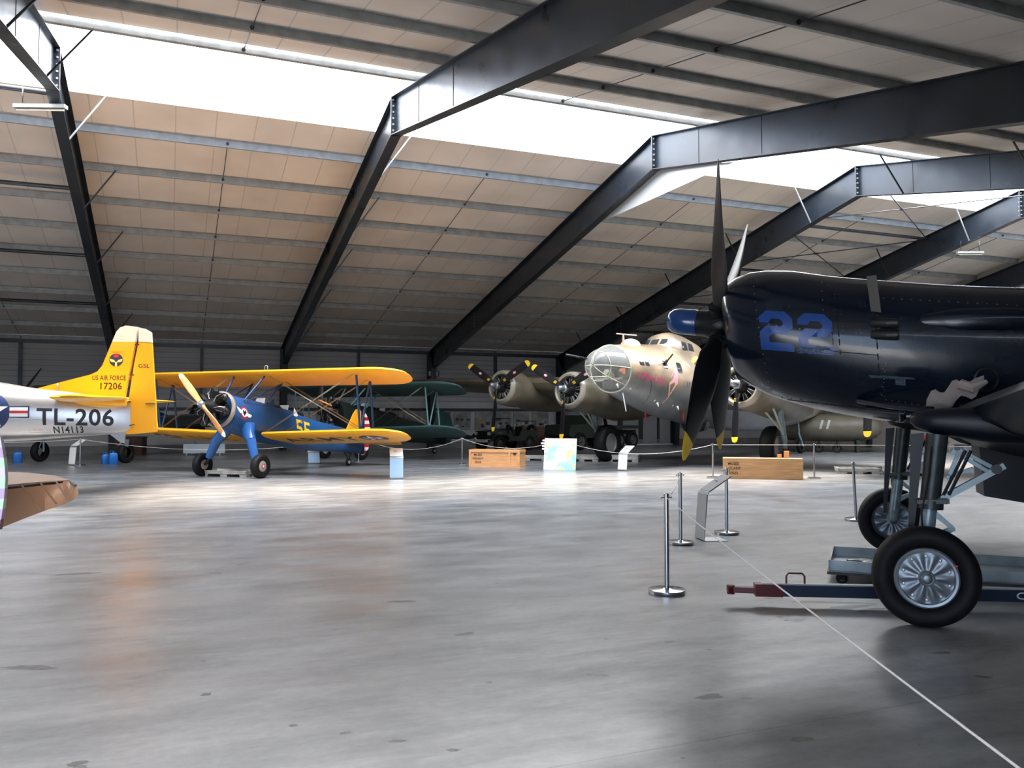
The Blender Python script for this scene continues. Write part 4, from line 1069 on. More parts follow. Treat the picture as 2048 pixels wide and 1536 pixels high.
        for dx in (-.03, .03):
            for p, q in (((-.85, s * .5, 1.25), (-.75, s * 3.55, 2.88)), ((-1.5, s * .5, 1.15), (-1.45, s * 3.55, 2.74)), ((-.7, s * .6, 2.9), (-.95, s * 3.55, 1.34)), ((-1.5, s * .6, 2.75), (-1.65, s * 3.5, 1.18))):
                b.tube([(p[0] + dx, p[1], p[2]), (q[0] + dx, q[1], q[2])], .006, 5)
        b.build('bracing_wire', mat('steel_wire', (.35, .3, .22), .35, .7), t)
        # undercarriage leg
        b = MB(); b.tube([(-.25, s * .36, 1.42), (-.15, s * .47, 1.18), (-.10, s * .60, 1.02)], [.23, .17, .145], 18); b.tube([(-.10, s * .60, 1.04), (-.03, s * .82, .52)], [.142, .105], 20); b.build('leg_fairing', P['leg'], t)
        b = MB(); b.tube([(-.03, s * .82, .53), (0, s * .86, .38), (0, s * .98, .33)], [.05, .05, .04], 10); b.build('axle', P['dark'], t)
        w = MB(); tyre(w, (0, s * 1.02, .33), .33, .22, (0, 1, 0), .46, n=48); wh = w.build('tyre', m_black, t)
        h = MB(); h.lathe([(-.08 * s, .14), (.07 * s, .155), (.085 * s, .145), (.10 * s, .06), (.10 * s, .0)], (0, s * 1.02, .33), (0, 1, 0), 32); hc = h.build('hub_cover', mat('grey_hub_cover', (.42, .38, .34), .45, .3), wh)
        if full:
            h = MB(); yy = s * 1.122
            h.add([(p[0], yy, .33 + p[1]) for p in circ2d(.07, 20)], [tuple(range(20))], 0); h.add([(p[0], yy + s * .002, .33 + p[1]) for p in star2d(.066)], [tuple(range(10))], 1)
            h.build('hub_star', [ms[3], m_pwhite], hc)
    # tail
    for s in (1, -1):
        b = MB(); b.ringloft([foil((x, s * y, 1.02 - (-5.3 - x) * .19), c, .07, up, bk) for x, y, c in ((-5.25, .1, 1.5), (-5.45, .8, 1.4), (-5.7, 1.3, 1.15), (-5.95, 1.55, .8), (-6.2, 1.66, .3))]); b.build('tailplane', P['wing'], t)
    b = MB(); b.prism([(-5.6, 1.2), (-6.05, 1.78), (-6.22, 1.93), (-6.38, 1.95), (-6.48, 1.86), (-6.5, 1.1), (-6.5, .95)], (0, 0, 0), (1, 0, 0), (0, 0, 1), .06); b.build('tail_fin', P['wing'], t)
    out = [(-6.52, 1.86), (-6.60, 1.90), (-6.78, 1.82), (-6.98, 1.58), (-7.10, 1.25), (-7.10, .85), (-6.98, .55), (-6.78, .38), (-6.52, .36)]
    bm = bmesh.new(); bm.faces.new([bm.verts.new((a_, b_, 0)) for a_, b_ in out])
    if full:
        bmesh.ops.bisect_plane(bm, geom=bm.verts[:] + bm.edges[:] + bm.faces[:], plane_co=(-6.72, 0, 0), plane_no=(1, 0, 0))
        for k in range(1, 13): bmesh.ops.bisect_plane(bm, geom=bm.verts[:] + bm.edges[:] + bm.faces[:], plane_co=(0, .36 + k * .1185, 0), plane_no=(0, 1, 0))
    rb = MB()
    for f in bm.faces:
        c = f.calc_center_median(); mi = 0
        if full: mi = 4 if c.x > -6.72 else (2 if int((c.y - .36) / .1185) % 2 else 3)
        rb.prism([(v.co.x, v.co.y) for v in f.verts], (0, 0, 0), (1, 0, 0), (0, 0, 1), .05, mi=mi)
    bm.free(); rb.build('rudder', [P['wing'], m_yel, m_pwhite, mat('signal_red', (.45, .012, .015), .4), mat('navy_stripe', (.012, .02, .07), .4)], t)
    b = MB(); b.tube([(-5.5, 0, .52), (-5.68, 0, .33), (-5.77, 0, .13)], [.035, .03, .03], 8); b.tube([(-5.5, 0, .52), (-5.9, 0, .42), (-5.77, 0, .2)], .02, 8); b.build('tail_leg', P['dark'], t)
    w = MB(); tyre(w, (-5.77, 0, .13), .13, .08, n=28); wh = w.build('tail_wheel', m_black, t)
    MB().cyl((-5.77, -.045, .13), (-5.77, .045, .13), .06, n=20).build('hub', mat('grey_hub_cover', (.42, .38, .34), .45, .3), wh)
    return t
m_ywing = mat('golden_yellow_fabric', (.80, .36, .010), .42, noise=.05, nscale=1.5, spec=.4)
m_bfus = mat('mid_blue_fabric', (.016, .075, .21), .32, noise=.12, nscale=1.5, spec=.5)
m_bstr = mat('dark_blue_strut', (.014, .045, .12), .35)
m_bleg = mat('glossy_blue_leg', (.018, .10, .31), .2, coat=.3)
m_wprop = mat('varnished_prop_wood', (.46, .18, .05), .22, coat=.6, col2=(.66, .33, .11), nscale=6, stretch=(10, 10, 1))
st_ = make_biplane('biplane', 'yellow winged blue biplane with red and white striped rudder', (1.569, 24.419, 0), radians(224.89),
   dict(fus=m_bfus, wing=m_ywing, strut=m_bstr, leg=m_bleg, dark=mat('black_engine_paint', (.008, .008, .009), .3), blade=[m_wprop, m_pwhite], roll=(radians(-48), radians(132)), text=True, inc=.22, chord=1.68))
# windsock-orange stick between the wires and lifting loop on the wing
b = MB(); b.tube([(-2.1, 1.4, 2.18), (-2.6, 1.5, 2.02)], .028, 8)
b.build('wing_wire_spreader', mat('orange_wood_stick', (.62, .28, .07), .5), st_)
b = MB(); b.tube([(-.95, .35, 2.9), (-.95, .35, 3.12)] + [(-.95, .35 + .05 - .05 * cos(a), 3.12 + .05 * sin(a)) for a in (.5, 1, 1.57, 2.2, 2.7)] + [(-.95, .45, 3.12), (-.95, .45, 2.9)], .009, 6); b.build('lifting_loop', m_bolt, st_)
m_teal = mat('dull_teal_fabric', (.035, .085, .088), .55, noise=.1, nscale=1.5)
cl, cf = -6.72, 32.9
gx, gy = cl * cos(YAW) + cf * sin(YAW), -cl * sin(YAW) + cf * cos(YAW)
make_biplane('biplane', 'dark teal green biplane with black nose standing behind the yellow one', (gx, gy, 0), radians(214),
   dict(fus=mat('dark_green_fabric', (.012, .020, .018), .5), wing=m_teal, strut=mat('pale_teal_strut', (.10, .22, .22), .45), leg=mat('dark_green_leg', (.012, .02, .018), .5), dark=mat('black_engine_paint', (.008, .008, .009), .3), blade=[m_blade, m_blade], roll=(radians(-14), radians(166)), inc=.26, chord=1.8), False)
# ================================================================= SILVER TRAINER WITH YELLOW TAIL
m_silver = mat('silver_grey_paint', (.50, .505, .52), .30, .88, noise=.05, nscale=2)
m_ytail = mat('gloss_yellow_tail', (.88, .42, .004), .28, coat=.3)
m_roundel = mat('roundel_navy', (.010, .03, .11), .45)
m_lred = mat('roundel_red', (.42, .02, .03), .45)
m_tink = mat('letter_black', (.012, .012, .016), .45)
t8 = thing('trainer_plane', 'silver plane lettered TL-206 with a tall yellow tail fin', 'airplane', (-.8725, 20.3646, 0), radians(167.42))
fr = [(-.05, 1.66, .05, .36, .30, 2.2), (.11, 1.68, .10, .40, .36, 2.2), (.6, 1.70, .22, .44, .42, 2.3), (1.2, 1.74, .36, .50, .50, 2.3), (1.9, 1.78, .48, .53, .60, 2.3), (2.65, 1.82, .58, .62, .68, 2.3), (3.8, 1.86, .66, .72, .76, 2.3), (5.2, 1.9, .70, .78, .8, 2.2), (7.2, 1.9, .70, .74, .74, 2.1), (8.2, 1.9, .66, .66, .66, 2.), (8.5, 1.9, .5, .5, .5, 2.)]
b = MB(); xs_ = [-.05 + .19 * i for i in range(46) if -.05 + .19 * i <= 8.5]
R = [];
for x in xs_:
    zc, hw, ht, hb, ex = interp(fr, x); R.append(ell(x, zc, hw, ht, hb, 48, ex))
b.ringloft(R); bv = BVHTree.FromPolygons([V3(p) for p in b.V], b.F)
for s in (1, -1):
    sd = dict(u=(-s, 0, 0), v=(0, 0, 1), dirn=(0, -s, 0))
    o_ = (2.63, s * 3, 1.79)
    decal(b, poly2d([circ2d(.40, 40)], .1), o_, mi=1, off=.004, bvh=bv, **sd)
    decal(b, poly2d([star2d(.38, c=(0, 0))], .1), o_, mi=2, off=.007, bvh=bv, **sd)
    for sg in (1, -1):
        decal(b, poly2d([[(sg * .36, -.12), (sg * .76, -.13), (sg * .76, .13), (sg * .36, .12)]], .1), o_, mi=1, off=.0035, bvh=bv, **sd)
        for y0, y1, m_ in ((.03, .10, 2), (-.03, .03, 3), (-.10, -.03, 2)): decal(b, poly2d([[(sg * .39, y0), (sg * .73, y0), (sg * .73, y1), (sg * .39, y1)]], .1), o_, mi=m_, off=.006, bvh=bv, **sd)
    tl = -.02 if s > 0 else .0
    decal(b, text2d('TL-206', .50, .020, .96, grid=.07), (1.00, s * 3, 1.66), (-s, 0, -.018 * 1), (0, 0, 1), (0, -s, 0), 4, .004, bv)
    decal(b, text2d('N14113', .20, .020, .86, grid=.05), (1.15, s * 3, 1.40), (-s, 0, 0), (0, 0, 1), (0, -s, 0), 4, .004, bv)
    # panel outlines, pink stencil
    def ol(x0, x1, z0, z1, w=.006):
        return [[(x0, z0), (x1, z0), (x1, z0 + w), (x0, z0 + w)], [(x0, z1), (x1, z1), (x1, z1 + w), (x0, z1 + w)], [(x0, z0), (x0 + w, z0), (x0 + w, z1), (x0, z1)], [(x1, z0), (x1 + w, z0), (x1 + w, z1), (x1, z1)]]
    decal(b, poly2d(ol(-1.9, -1.5, 1.35 - 1.7, 1.62 - 1.7) + ol(-2.2, 0, .37, .37, .004) , .3), (0, s * 3, 1.7), mi=5, off=.002, bvh=bv, **sd)
    decal(b, text2d('TL-206', .06, .0, 1.), (1.73, s * 3, 1.41), (-s, 0, 0), (0, 0, 1), (0, -s, 0), 6, .003, bv)
b.build('fuselage', [m_silver, m_roundel, m_pwhite, m_lred, m_tink, mat('panel_line_grey', (.25, .25, .26), .5), mat('pink_stencil', (.65, .25, .28), .5)], t8)
# fin with dorsal strake
fin = MB()
out = [(.10, 1.98), (2.0, 2.25), (1.92, 2.30), (1.3, 2.48), (.80, 2.62), (.66, 2.69), (.56, 2.82), (.42, 3.2), (.28, 3.58), (.20, 3.68), (.08, 3.725), (-.16, 3.70), (-.13, 3.4), (-.05, 2.9), (.05, 2.3)]
def finprism(polys, mi_of, th0):
    for p in polys: pass
bm = bmesh.new(); bm.faces.new([bm.verts.new((x, z, 0)) for x, z in out])
bmesh.ops.bisect_plane(bm, geom=bm.verts[:] + bm.edges[:] + bm.faces[:], plane_co=(0, 3.36, 0), plane_no=(0, 1, 0))
for f in bm.faces:
    fin.prism([(v.co.x, v.co.y) for v in f.verts], (0, 0, 0), (1, 0, 0), (0, 0, 1), .10, mi=1 if f.calc_center_median().y > 3.36 else 0)
bm.free()
for s in (1, -1):
    Y = s * .052
    def flat(vs, fs, mi, cx, cz, y=Y): fin.add([(cx - s * a, y, cz + c) for a, c in vs], fs, mi)
    flat(*text2d('US AIR FORCE', .15, .018, .70), 2, .41, 2.545); flat(*text2d('17206', .21, .022, .88), 2, .38, 2.36)
    flat([(a, c) for a, c in circ2d(.145, 32)], [tuple(range(32))], 3, .27, 2.95, Y + s * .001)
    flat([(0, .14), (-.05, .12), (-.06, .06), (.06, .06), (.05, .12)], [(0, 1, 2, 3, 4)], 4, .27, 2.95, Y + s * .002)
    flat([(-.135, .03), (-.04, .0), (-.02, -.04), (-.02, -.14), (.02, -.14), (.02, -.04), (.04, 0), (.135, .03), (.12, -.03), (.05, -.05), (-.05, -.05), (-.12, -.03)], [(0, 1, 10 + 1), (1, 2, 10, 11), (2, 3, 4, 5), (5, 6, 9), (6, 7, 8, 9), (2, 5, 9, 10)], 5, .27, 2.95, Y + s * .003)
    flat(*text2d('TRAINING', .045, .002, 1.), 2, .27, 3.125)
    flat([(-.25, .01), (.0, .0), (.0, -.005), (-.25, .004)], [(0, 1, 2, 3)], 6, .1, 3.42); flat([(-.1, .0), (.08, -.01), (.08, -.02), (-.1, -.01)], [(0, 1, 2, 3)], 6, .2, 3.50)
fin.build('tail_fin', [m_ytail, mat('white_tail_top', (.74, .72, .68), .4), m_tink, m_roundel, m_lred, mat('badge_gold', (.85, .65, .2), .5), mat('pencil_grey', (.4, .4, .4), .6)], t8)
rd = MB()
def rpr(P, mi): rd.prism(P, (0, 0, 0), (1, 0, 0), (0, 0, 1), .075, mi=mi)
rpr([(-.185, 3.37), (-.18, 3.69), (-.32, 3.66), (-.455, 3.58), (-.475, 3.35)], 1)
rpr([(-.185, 3.355), (-.475, 3.335), (-.53, 2.6), (-.60, 1.6), (-.62, 1.42), (-.60, 1.35), (-.50, 1.34), (-.1, 1.30), (.06, 1.30), (.06, 1.52), (-.02, 1.58), (.01, 1.9), (-.03, 2.3), (-.10, 2.85), (-.16, 3.2)], 0)
for s in (1, -1):
    rd.add([(-.31 - s * a, s * .0395, 2.82 + c) for a, c in text2d('GSL', .12, .016, 1.15)[0]], text2d('GSL', .12, .016, 1.15)[1], 2)
    for x, z in ((-.16, 3.30), (-.06, 2.62), (-.0, 2.02)): rd.box((x, s * .045, z), (.09, .02, .03), mi=3)
    rd.box((-.46, s * .045, 1.98), (.20, .012, .02), mi=3); rd.box((-.06, s * .045, 1.50), (.16, .01, .02), rotm(0, .25, 0), mi=3)
rd.build('rudder', [m_ytail, mat('white_tail_top', (.74, .72, .68), .4), m_tink, mat('hinge_gap', (.05, .025, .01), .6)], t8)
# fillet and tailplanes
for s in (1, -1):
    b = MB(); b.ringloft([ell(x, 2.02, w, h, n=24, y0=s * .12) for x, w, h in ((1.45, .02, .02), (1.2, .14, .07), (.7, .24, .12), (.2, .20, .12), (.02, .08, .1))]); b.build('tail_fillet', m_ytail, t8)
    b = MB(); b.ringloft([foil((x, s * y, 2.07), c, .09) for x, y, c in ((1.45, .2, 1.55), (1.15, 1.2, 1.45), (.88, 2.2, 1.40), (.78, 2.5, 1.2), (.55, 2.64, .6))]); b.build('tailplane', m_ytail, t8)
b = MB(); b.prism([(.45, 1.36), (.05, 1.36), (.08, 1.10), (.16, 1.12)], (0, 0, 0), (1, 0, 0), (0, 0, 1), .08); b.build('tail_bumper', m_silver, t8)
MB().prism([(.10, 1.20), (-.02, 1.18), (.0, 1.02), (.06, 1.03)], (0, 0, 0), (1, 0, 0), (0, 0, 1), .04).build('tail_skid', m_chrome, t8)
MB().cyl((1.47, .05, 2.28), (1.47, .05, 2.42), .02, n=8).build('beacon_stub', mat('pale_red_plastic', (.6, .25, .2), .4), t8)
# forward half, outside the frame at left
for s in (1, -1):
    b = MB(); b.ringloft([foil((x, s * y, z), c, th) for x, y, z, c, th in ((6.4, .5, 1.35, 2.6, .16), (6.1, 3.0, 1.6, 2.1, .14), (5.8, 5.8, 1.9, 1.5, .12), (5.6, 6.1, 1.93, .9, .1))]); b.build('wing', m_silver, t8)
    w = MB(); tyre(w, (5.2, s * 1.9, .38), .38, .22, n=40); w.build('tyre', m_black, t8)
    MB().tube([(5.2, s * 1.75, .38), (5.3, s * 1.7, 1.5)], .06, 12).build('landing_gear_leg', m_strut, t8)
w = MB(); tyre(w, (8.1, 0, .3), .3, .18, n=40); w.build('nose_wheel', m_black, t8)
MB().tube([(8.1, .12, .3), (8.0, 0, .8), (7.9, 0, 1.3)], .05, 12).build('nose_leg', m_strut, t8)
b = MB(); b.ringloft([ell(x, 2.45, w_, h_, n=24) for x, w_, h_ in ((3.6, .1, .05), (4.0, .36, .40), (5.4, .44, .58), (6.8, .40, .42), (7.2, .1, .1))]); b.build('canopy', mat('dark_canopy_glass', (.05, .06, .07), .05, spec=.8), t8)

# ================================================================= TAN FABRIC TAIL AT THE LEFT EDGE
m_tan = mat('copper_tan_fabric', (.60, .34, .20), .38, noise=.07, nscale=3, spec=.5)
cs = lambda lat, f, z=0: V3((lat * cos(YAW) + f * sin(YAW), -lat * sin(YAW) + f * cos(YAW), z))
tn = thing('tail_section', 'tan fabric tailplane with striped rudder at the left picture edge', 'airplane tail', tuple(cs(-2.9, 4.2)), 0)
tn_o = V3(tn.location)
def wl(px, py, z):   # floor-parallel height z seen at a pixel, in the tail's own frame
    f_ = 1656.; d = V3((sin(YAW) * cos(PITCH), cos(YAW) * cos(PITCH), sin(PITCH))) + V3((cos(YAW), -sin(YAW), 0)) * ((px - 1024) / f_) + V3((-sin(PITCH) * sin(YAW), -sin(PITCH) * cos(YAW), cos(PITCH))) * ((768 - py) / f_)
    return V3((0, 0, EYE)) + d * ((z - EYE) / d.z) - tn_o
Zt = 1.40
stab = [wl(-170, 930, Zt), wl(0, 948, Zt), wl(60, 950, Zt), wl(110, 956, Zt), wl(140, 965, Zt), wl(80, 969, Zt), wl(0, 977, Zt), wl(-170, 992, Zt)]
b = MB(); n = len(stab); b.add([p + V3((0, 0, .012)) for p in stab] + [p - V3((0, 0, .012)) for p in stab], [tuple(range(n)), tuple(range(2 * n - 1, n - 1, -1))] + [(i, (i + 1) % n, n + (i + 1) % n, n + i) for i in range(n)])
b.build('tailplane', m_tan, tn)
hinge = [(-170, 995), (0, 980), (45, 975), (90, 970), (125, 967), (141, 967), (151, 974)]; te = [(-170, 1118), (0, 1056), (45, 1038), (90, 1021), (128, 1008), (148, 999), (157, 986)]
H = [wl(px, py, Zt) for px, py in hinge]
# the elevator droops: its edge lies lower than the hinge
T = [wl(px, py, Zt - .17 * k) for (px, py), k in zip(te, (1.05, 1., .85, .70, .50, .30, .1))]
def along(L_, t_):
    s_ = t_ * (len(L_) - 1); i = min(int(s_), len(L_) - 2); return L_[i].lerp(L_[i + 1], s_ - i)
Hc, Tc = H, T
b = MB(); up = V3((0, 0, .010)); rg = []
for i in range(25):
    t_ = i / 24; h_, e_ = along(Hc, t_), along(Tc, t_); row = []
    for j in range(9): row.append(h_.lerp(e_, j / 8) + up * (1 - j / 9))
    for j in range(8, -1, -1): row.append(h_.lerp(e_, j / 8) - up * (1 - j / 9))
    rg.append(row)
b.ringloft(rg); el = b.build('elevator', m_tan, tn)
rb = MB()
for a0, b0 in (((5, 980), (30, 1048)), ((42, 976), (80, 1028)), ((80, 972), (112, 1015)), ((112, 970), (136, 1008)), ((-60, 985), (-20, 1062))):
    pa = wl(*a0, Zt) + V3((0, 0, .016)); kk = 1.0 if a0[0] < 20 else (.66 if a0[0] < 60 else (.52 if a0[0] < 100 else .40))
    pc = wl(*b0, Zt - .17 * kk) + V3((0, 0, .016)); rb.tube([pa, pc], .004, 6)
rb.tube([h + V3((0, 0, .005)) for h in H], .006, 6, mi=1)
rb.build('rib_tape', [mat('tan_rib_tape', (.36, .19, .10), .5), m_dark], el)
# rudder standing at the frame edge, painted in soft bands
rmats = [mat('pale_green_band', (.42, .62, .42), .4), mat('mauve_band', (.40, .28, .42), .4), mat('dark_red_band', (.13, .01, .03), .4), mat('light_band', (.55, .5, .62), .4)]
b = MB(); zt, zb = 1.62, 1.27; nb_ = 9
org = cs(-1.945, 3.17) - tn_o; back = (cs(-2.5, 3.05) - cs(-1.975, 3.17)).normalized()
def edge(z):
    k = (z - zb) / (zt - zb); return .0 + .016 * sin(pi * k * .9) - .012 * max(0, k - .6) * 2
for i in range(nb_):
    z0 = zb + (zt - zb) * i / nb_; z1 = zb + (zt - zb) * (i + 1) / nb_
    P = [org - back * edge(z0) * 1, org + back * .6, org + back * .6, org - back * edge(z1) * 1]
    b.prism([(edge(z0), z0), (-.6, z0), (-.6, z1), (edge(z1), z1)], org, tuple(-back), (0, 0, 1), .03, mi=(2, 1, 0, 1, 0, 3, 0, 1, 3)[i])
b.build('rudder', rmats, tn)
fb_ = MB(); e0 = cs(-3.0, 3.4) - tn_o; dr_ = (cs(-2.5, 3.05) - cs(-1.975, 3.17)).normalized()
fb_.tube([e0 + V3((0, 0, 1.3)), e0 + dr_ * 1.5 + V3((0, 0, 1.35)), e0 + dr_ * 4 + V3((0, 0, 1.5))], [.08, .25, .45], 20); fb_.build('fuselage', m_tan, tn)
fb_ = MB(); fb_.tube([e0 + V3((0, 0, 1.3)), e0 + V3((0, 0, .12))], .02, 8); tyre(fb_, tuple(e0 + V3((0, 0, .12))), .12, .07, n=24); fb_.build('tail_wheel', m_black, tn)
for s in (-1, 1):
    p = e0 + dr_ * 4 + V3((dr_.y, -dr_.x, 0)) * .7 * s; w = MB(); tyre(w, (p.x, p.y, .33), .33, .18, tuple((dr_.y, -dr_.x, 0)), n=32); w.tube([(p.x, p.y, .33), tuple(e0 + dr_ * 4 + V3((0, 0, 1.3)))], .05, 8); w.build('main_wheel', m_black, tn)
# ================================================================= FOUR-ENGINED BOMBER
def olive():
    m = bpy.data.materials.new('olive_drab_over_grey'); m.use_nodes = True; N = m.node_tree.nodes; L = m.node_tree.links; b = N['Principled BSDF']
    tc = N.new('ShaderNodeTexCoord'); sp = N.new('ShaderNodeSeparateXYZ'); L.new(tc.outputs['Object'], sp.inputs[0])
    def nz(s, d=6):
        n = N.new('ShaderNodeTexNoise'); n.inputs['Scale'].default_value = s; n.inputs['Detail'].default_value = d; L.new(tc.outputs['Object'], n.inputs['Vector']); return n.outputs[0]
    a = N.new('ShaderNodeMath'); a.operation = 'MULTIPLY_ADD'; L.new(nz(1.5), a.inputs[0]); a.inputs[1].default_value = .35; 
    c = N.new('ShaderNodeMath'); c.operation = 'MULTIPLY_ADD'; L.new(sp.outputs['X'], c.inputs[0]); c.inputs[1].default_value = -.10; L.new(sp.outputs['Z'], c.inputs[2])
    L.new(c.outputs[0], a.inputs[2])
    r = N.new('ShaderNodeMapRange'); r.inputs['From Min'].default_value = 2.72; r.inputs['From Max'].default_value = 2.98; r.clamp = True; L.new(a.outputs[0], r.inputs[0])
    ol = N.new('ShaderNodeValToRGB'); ol.color_ramp.elements[0].position = .35; ol.color_ramp.elements[1].position = .62; ol.color_ramp.elements[0].color = (.15, .115, .07, 1); ol.color_ramp.elements[1].color = (.34, .25, .165, 1); L.new(nz(1.1), ol.inputs[0])
    gr = N.new('ShaderNodeValToRGB'); gr.color_ramp.elements[0].position = .3; gr.color_ramp.elements[1].position = .7; gr.color_ramp.elements[0].color = (.09, .10, .105, 1); gr.color_ramp.elements[1].color = (.15, .16, .165, 1); L.new(nz(2.3), gr.inputs[0])
    x = N.new('ShaderNodeMix'); x.data_type = 'RGBA'; L.new(r.outputs[0], x.inputs[0]); L.new(gr.outputs[0], x.inputs[6]); L.new(ol.outputs[0], x.inputs[7])
    L.new(x.outputs[2], b.inputs['Base Color']); b.inputs['Roughness'].default_value = .34; b.inputs['Specular IOR Level'].default_value = .6; b.inputs['Coat Weight'].default_value = 1.0; b.inputs['Coat Roughness'].default_value = .3
    bp = N.new('ShaderNodeBump'); bp.inputs['Strength'].default_value = .1; bp.inputs['Distance'].default_value = .02; L.new(nz(5), bp.inputs['Height']); L.new(bp.outputs[0], b.inputs['Normal'])
    return m
m_ol = olive()
m_nac = mat('olive_nacelle_paint', (.085, .078, .055), .38, noise=.2, nscale=1.6, col2=(.15, .125, .085), spec=.6)
m_lip = mat('pale_cowl_lip', (.26, .245, .20), .35, .2)
m_glass = mat('clear_nose_glass', (.8, .85, .85), .03, spec=.9, alpha=.16)
m_dglass = mat('dark_window_glass', (.03, .035, .04), .06, spec=.8)
m_pink = mat('pink_letter_paint', (.62, .06, .20), .45)
m_lpink = mat('light_pink_paint', (.75, .32, .42), .5)
m_skin = mat('painted_skin_tone', (.66, .40, .28), .5)
m_hair = mat('painted_blond_hair', (.78, .62, .32), .5)
bo = thing('bomber', 'olive four-engined bomber with glazed nose and pink painted lady', 'airplane', (14.341, 23.443, 0), radians(-151.651))
fr = [(-19.5, 2.6, .05, .2, .2, 2.), (-16., 2.25, .35, .6, .5, 2.), (-12., 2.1, .75, .85, .85, 2.), (-8., 2.25, 1.0, 1.12, 1.15, 2.), (-5., 2.5, 1.13, 1.30, 1.28, 2.), (-3., 2.68, 1.14, 1.42, 1.28, 2.), (-2., 2.78, 1.14, 1.45, 1.26, 2.), (-1.2, 2.85, 1.12, 1.30, 1.23, 2.),
      (-.4, 2.93, 1.07, 1.14, 1.15, 2.), (.4, 3.0, 1.0, 1.03, 1.04, 2.), (1.1, 3.07, .90, .92, .92, 2.), (1.7, 3.13, .80, .80, .82, 2.), (2.05, 3.16, .73, .72, .75, 2.)]
b = MB(); xs_ = [-19.5 + .31 * i for i in range(53)] + [-3.2 + .25 * i for i in range(21)] + [2.05]
b.ringloft([ell(x, *interp(fr, x)[:4], 56, 2., -.10) for x in sorted(xs_)], True, False)
bv = BVHTree.FromPolygons([V3(p) for p in b.V], b.F)
sd = dict(u=(-1, 0, -.10), v=(.0, 0, 1), dirn=(0, -1, 0))
O_ = (1.35, 4, 3.0)
decal(b, text2d('The', .20, .004, .9, .08), (1.62, 4, 2.96), mi=1, off=.004, bvh=bv, **sd)
decal(b, text2d('Pink Lady', .36, .006, .72, .08), (.95, 4, 2.88), mi=1, off=.004, bvh=bv, **sd)
lx_ = -.18
def art(polys, mi, off): decal(b, poly2d(polys, .08), (lx_, 4, 3.0), mi=mi, off=off, bvh=bv, **sd)
art([circ2d(.075, 16, (0, .42)), [(-.05, .40), (.06, .42), (.09, .1), (.05, -.1), (.0, .1)]], 3, .004)     # hair
art([circ2d(.05, 14, (-.02, .42)), [(-.03, .37), (.02, .37), (.02, .3), (-.03, .3)]], 2, .006)
art([[(-.10, .30), (.08, .30), (.10, .05), (.14, -.25), (.02, -.30), (-.16, -.12), (-.08, .05)]], 4, .005)   # dress
art([[(-.10, .29), (-.06, .29), (-.14, .05), (-.28, -.10), (-.30, -.13), (-.16, .02)], [(.08, .29), (.12, .05), (.10, -.08), (.07, -.06), (.07, .1)]], 2, .007)
art([[(-.16, -.12), (-.04, -.2), (-.30, -.34), (-.36, -.28)], [(-.36, -.28), (-.28, -.30), (-.14, -.62), (-.19, -.66)], [(.02, -.22), (.10, -.26), (-.08, -.55), (-.14, -.50)], [(-.14, -.50), (-.07, -.53), (-.13, -.88), (-.17, -.90), (-.21, -.86), (-.16, -.82)]], 2, .007)
decal(b, poly2d([[(.38, -.05), (.46, -.05), (.46, .0), (.42, .12), (.38, .12)], [(.5, -.05), (.56, -.02), (.60, .12), (.52, .12)]], .2), (lx_ - .3, 4, 2.75), mi=5, off=.004, bvh=bv, **sd)
decal(b, poly2d([[(-.02, .34), (.25, .24), (.26, .30), (.0, .42)]], .2), (lx_ - .75, 4, 3.1), mi=3, off=.003, bvh=bv, **sd)
# pane openings drawn on the skin: cheek and side windows
for x, z, w, h in ((1.52, 3.33, .22, .13), (1.26, 3.32, .20, .12), (.33, 3.33, .26, .24), (-.48, 3.27, .28, .34)):
    rr = [(w * a, h * c) for a, c in ((-.5, -.35), (-.38, -.5), (.38, -.5), (.5, -.35), (.5, .35), (.38, .5), (-.38, .5), (-.5, .35))]
    decal(b, poly2d([rr], .1), (x, 4, z), mi=6, off=.004, bvh=bv, **sd)
for x, z in ((1.75, 2.55), (.4, 2.2), (-.6, 2.05), (-.1, 2.45)):
    decal(b, poly2d([circ2d(.03, 8, (0, 0))], .1), (x, 4, z), mi=7, off=.004, bvh=bv, **sd)
decal(b, poly2d([[(-.02, -.75), (.0, -.75), (-.55, .1), (-.57, .1)]], .1), (.55, 4, 2.7), mi=8, off=.003, bvh=bv, **sd)
b.build('fuselage', [m_ol, m_pink, m_skin, m_hair, m_lpink, mat('faded_blue_number', (.05, .11, .25), .5), m_dglass, m_pwhite, m_dark], bo)
# glazed nose
b = MB(); g = [(2.05, 3.16, .73, .72), (2.3, 3.18, .665, .65), (2.55, 3.20, .57, .56), (2.75, 3.215, .46, .45), (2.9, 3.225, .33, .32), (2.99, 3.23, .18, .18), (3.02, 3.235, .03, .03)]
b.ringloft([ell(x, z, w, h, n=48, tilt=-.10) for x, z, w, h in g], False, True); ng = b.build('glass_nose', m_glass, bo)
b = MB()
b.tube([p for p in ell(2.05, 3.16, .735, .73, n=48, tilt=-.1)] + [ell(2.05, 3.16, .735, .73, n=48, tilt=-.1)[0]], .022, 6)
def arc(sel): return [V3(ell(x, z, w + .004, h + .004, n=48, tilt=-.10)[sel]) for x, z, w, h in g]
for sel in (0, 24, 30, 42, 12): b.tube(arc(sel), .013, 6)
for i in (3,): b.tube(ell(*g[i][:2], g[i][2] + .004, g[i][3] + .004, n=48, tilt=-.1) + [ell(*g[i][:2], g[i][2] + .004, g[i][3] + .004, n=48, tilt=-.1)[0]], .012, 6)
b.tube([arc(30)[1], arc(30)[3], arc(42)[3], arc(42)[1]], .014, 6); b.build('nose_frame', mat('grey_green_frame', (.38, .40, .33), .5), ng)
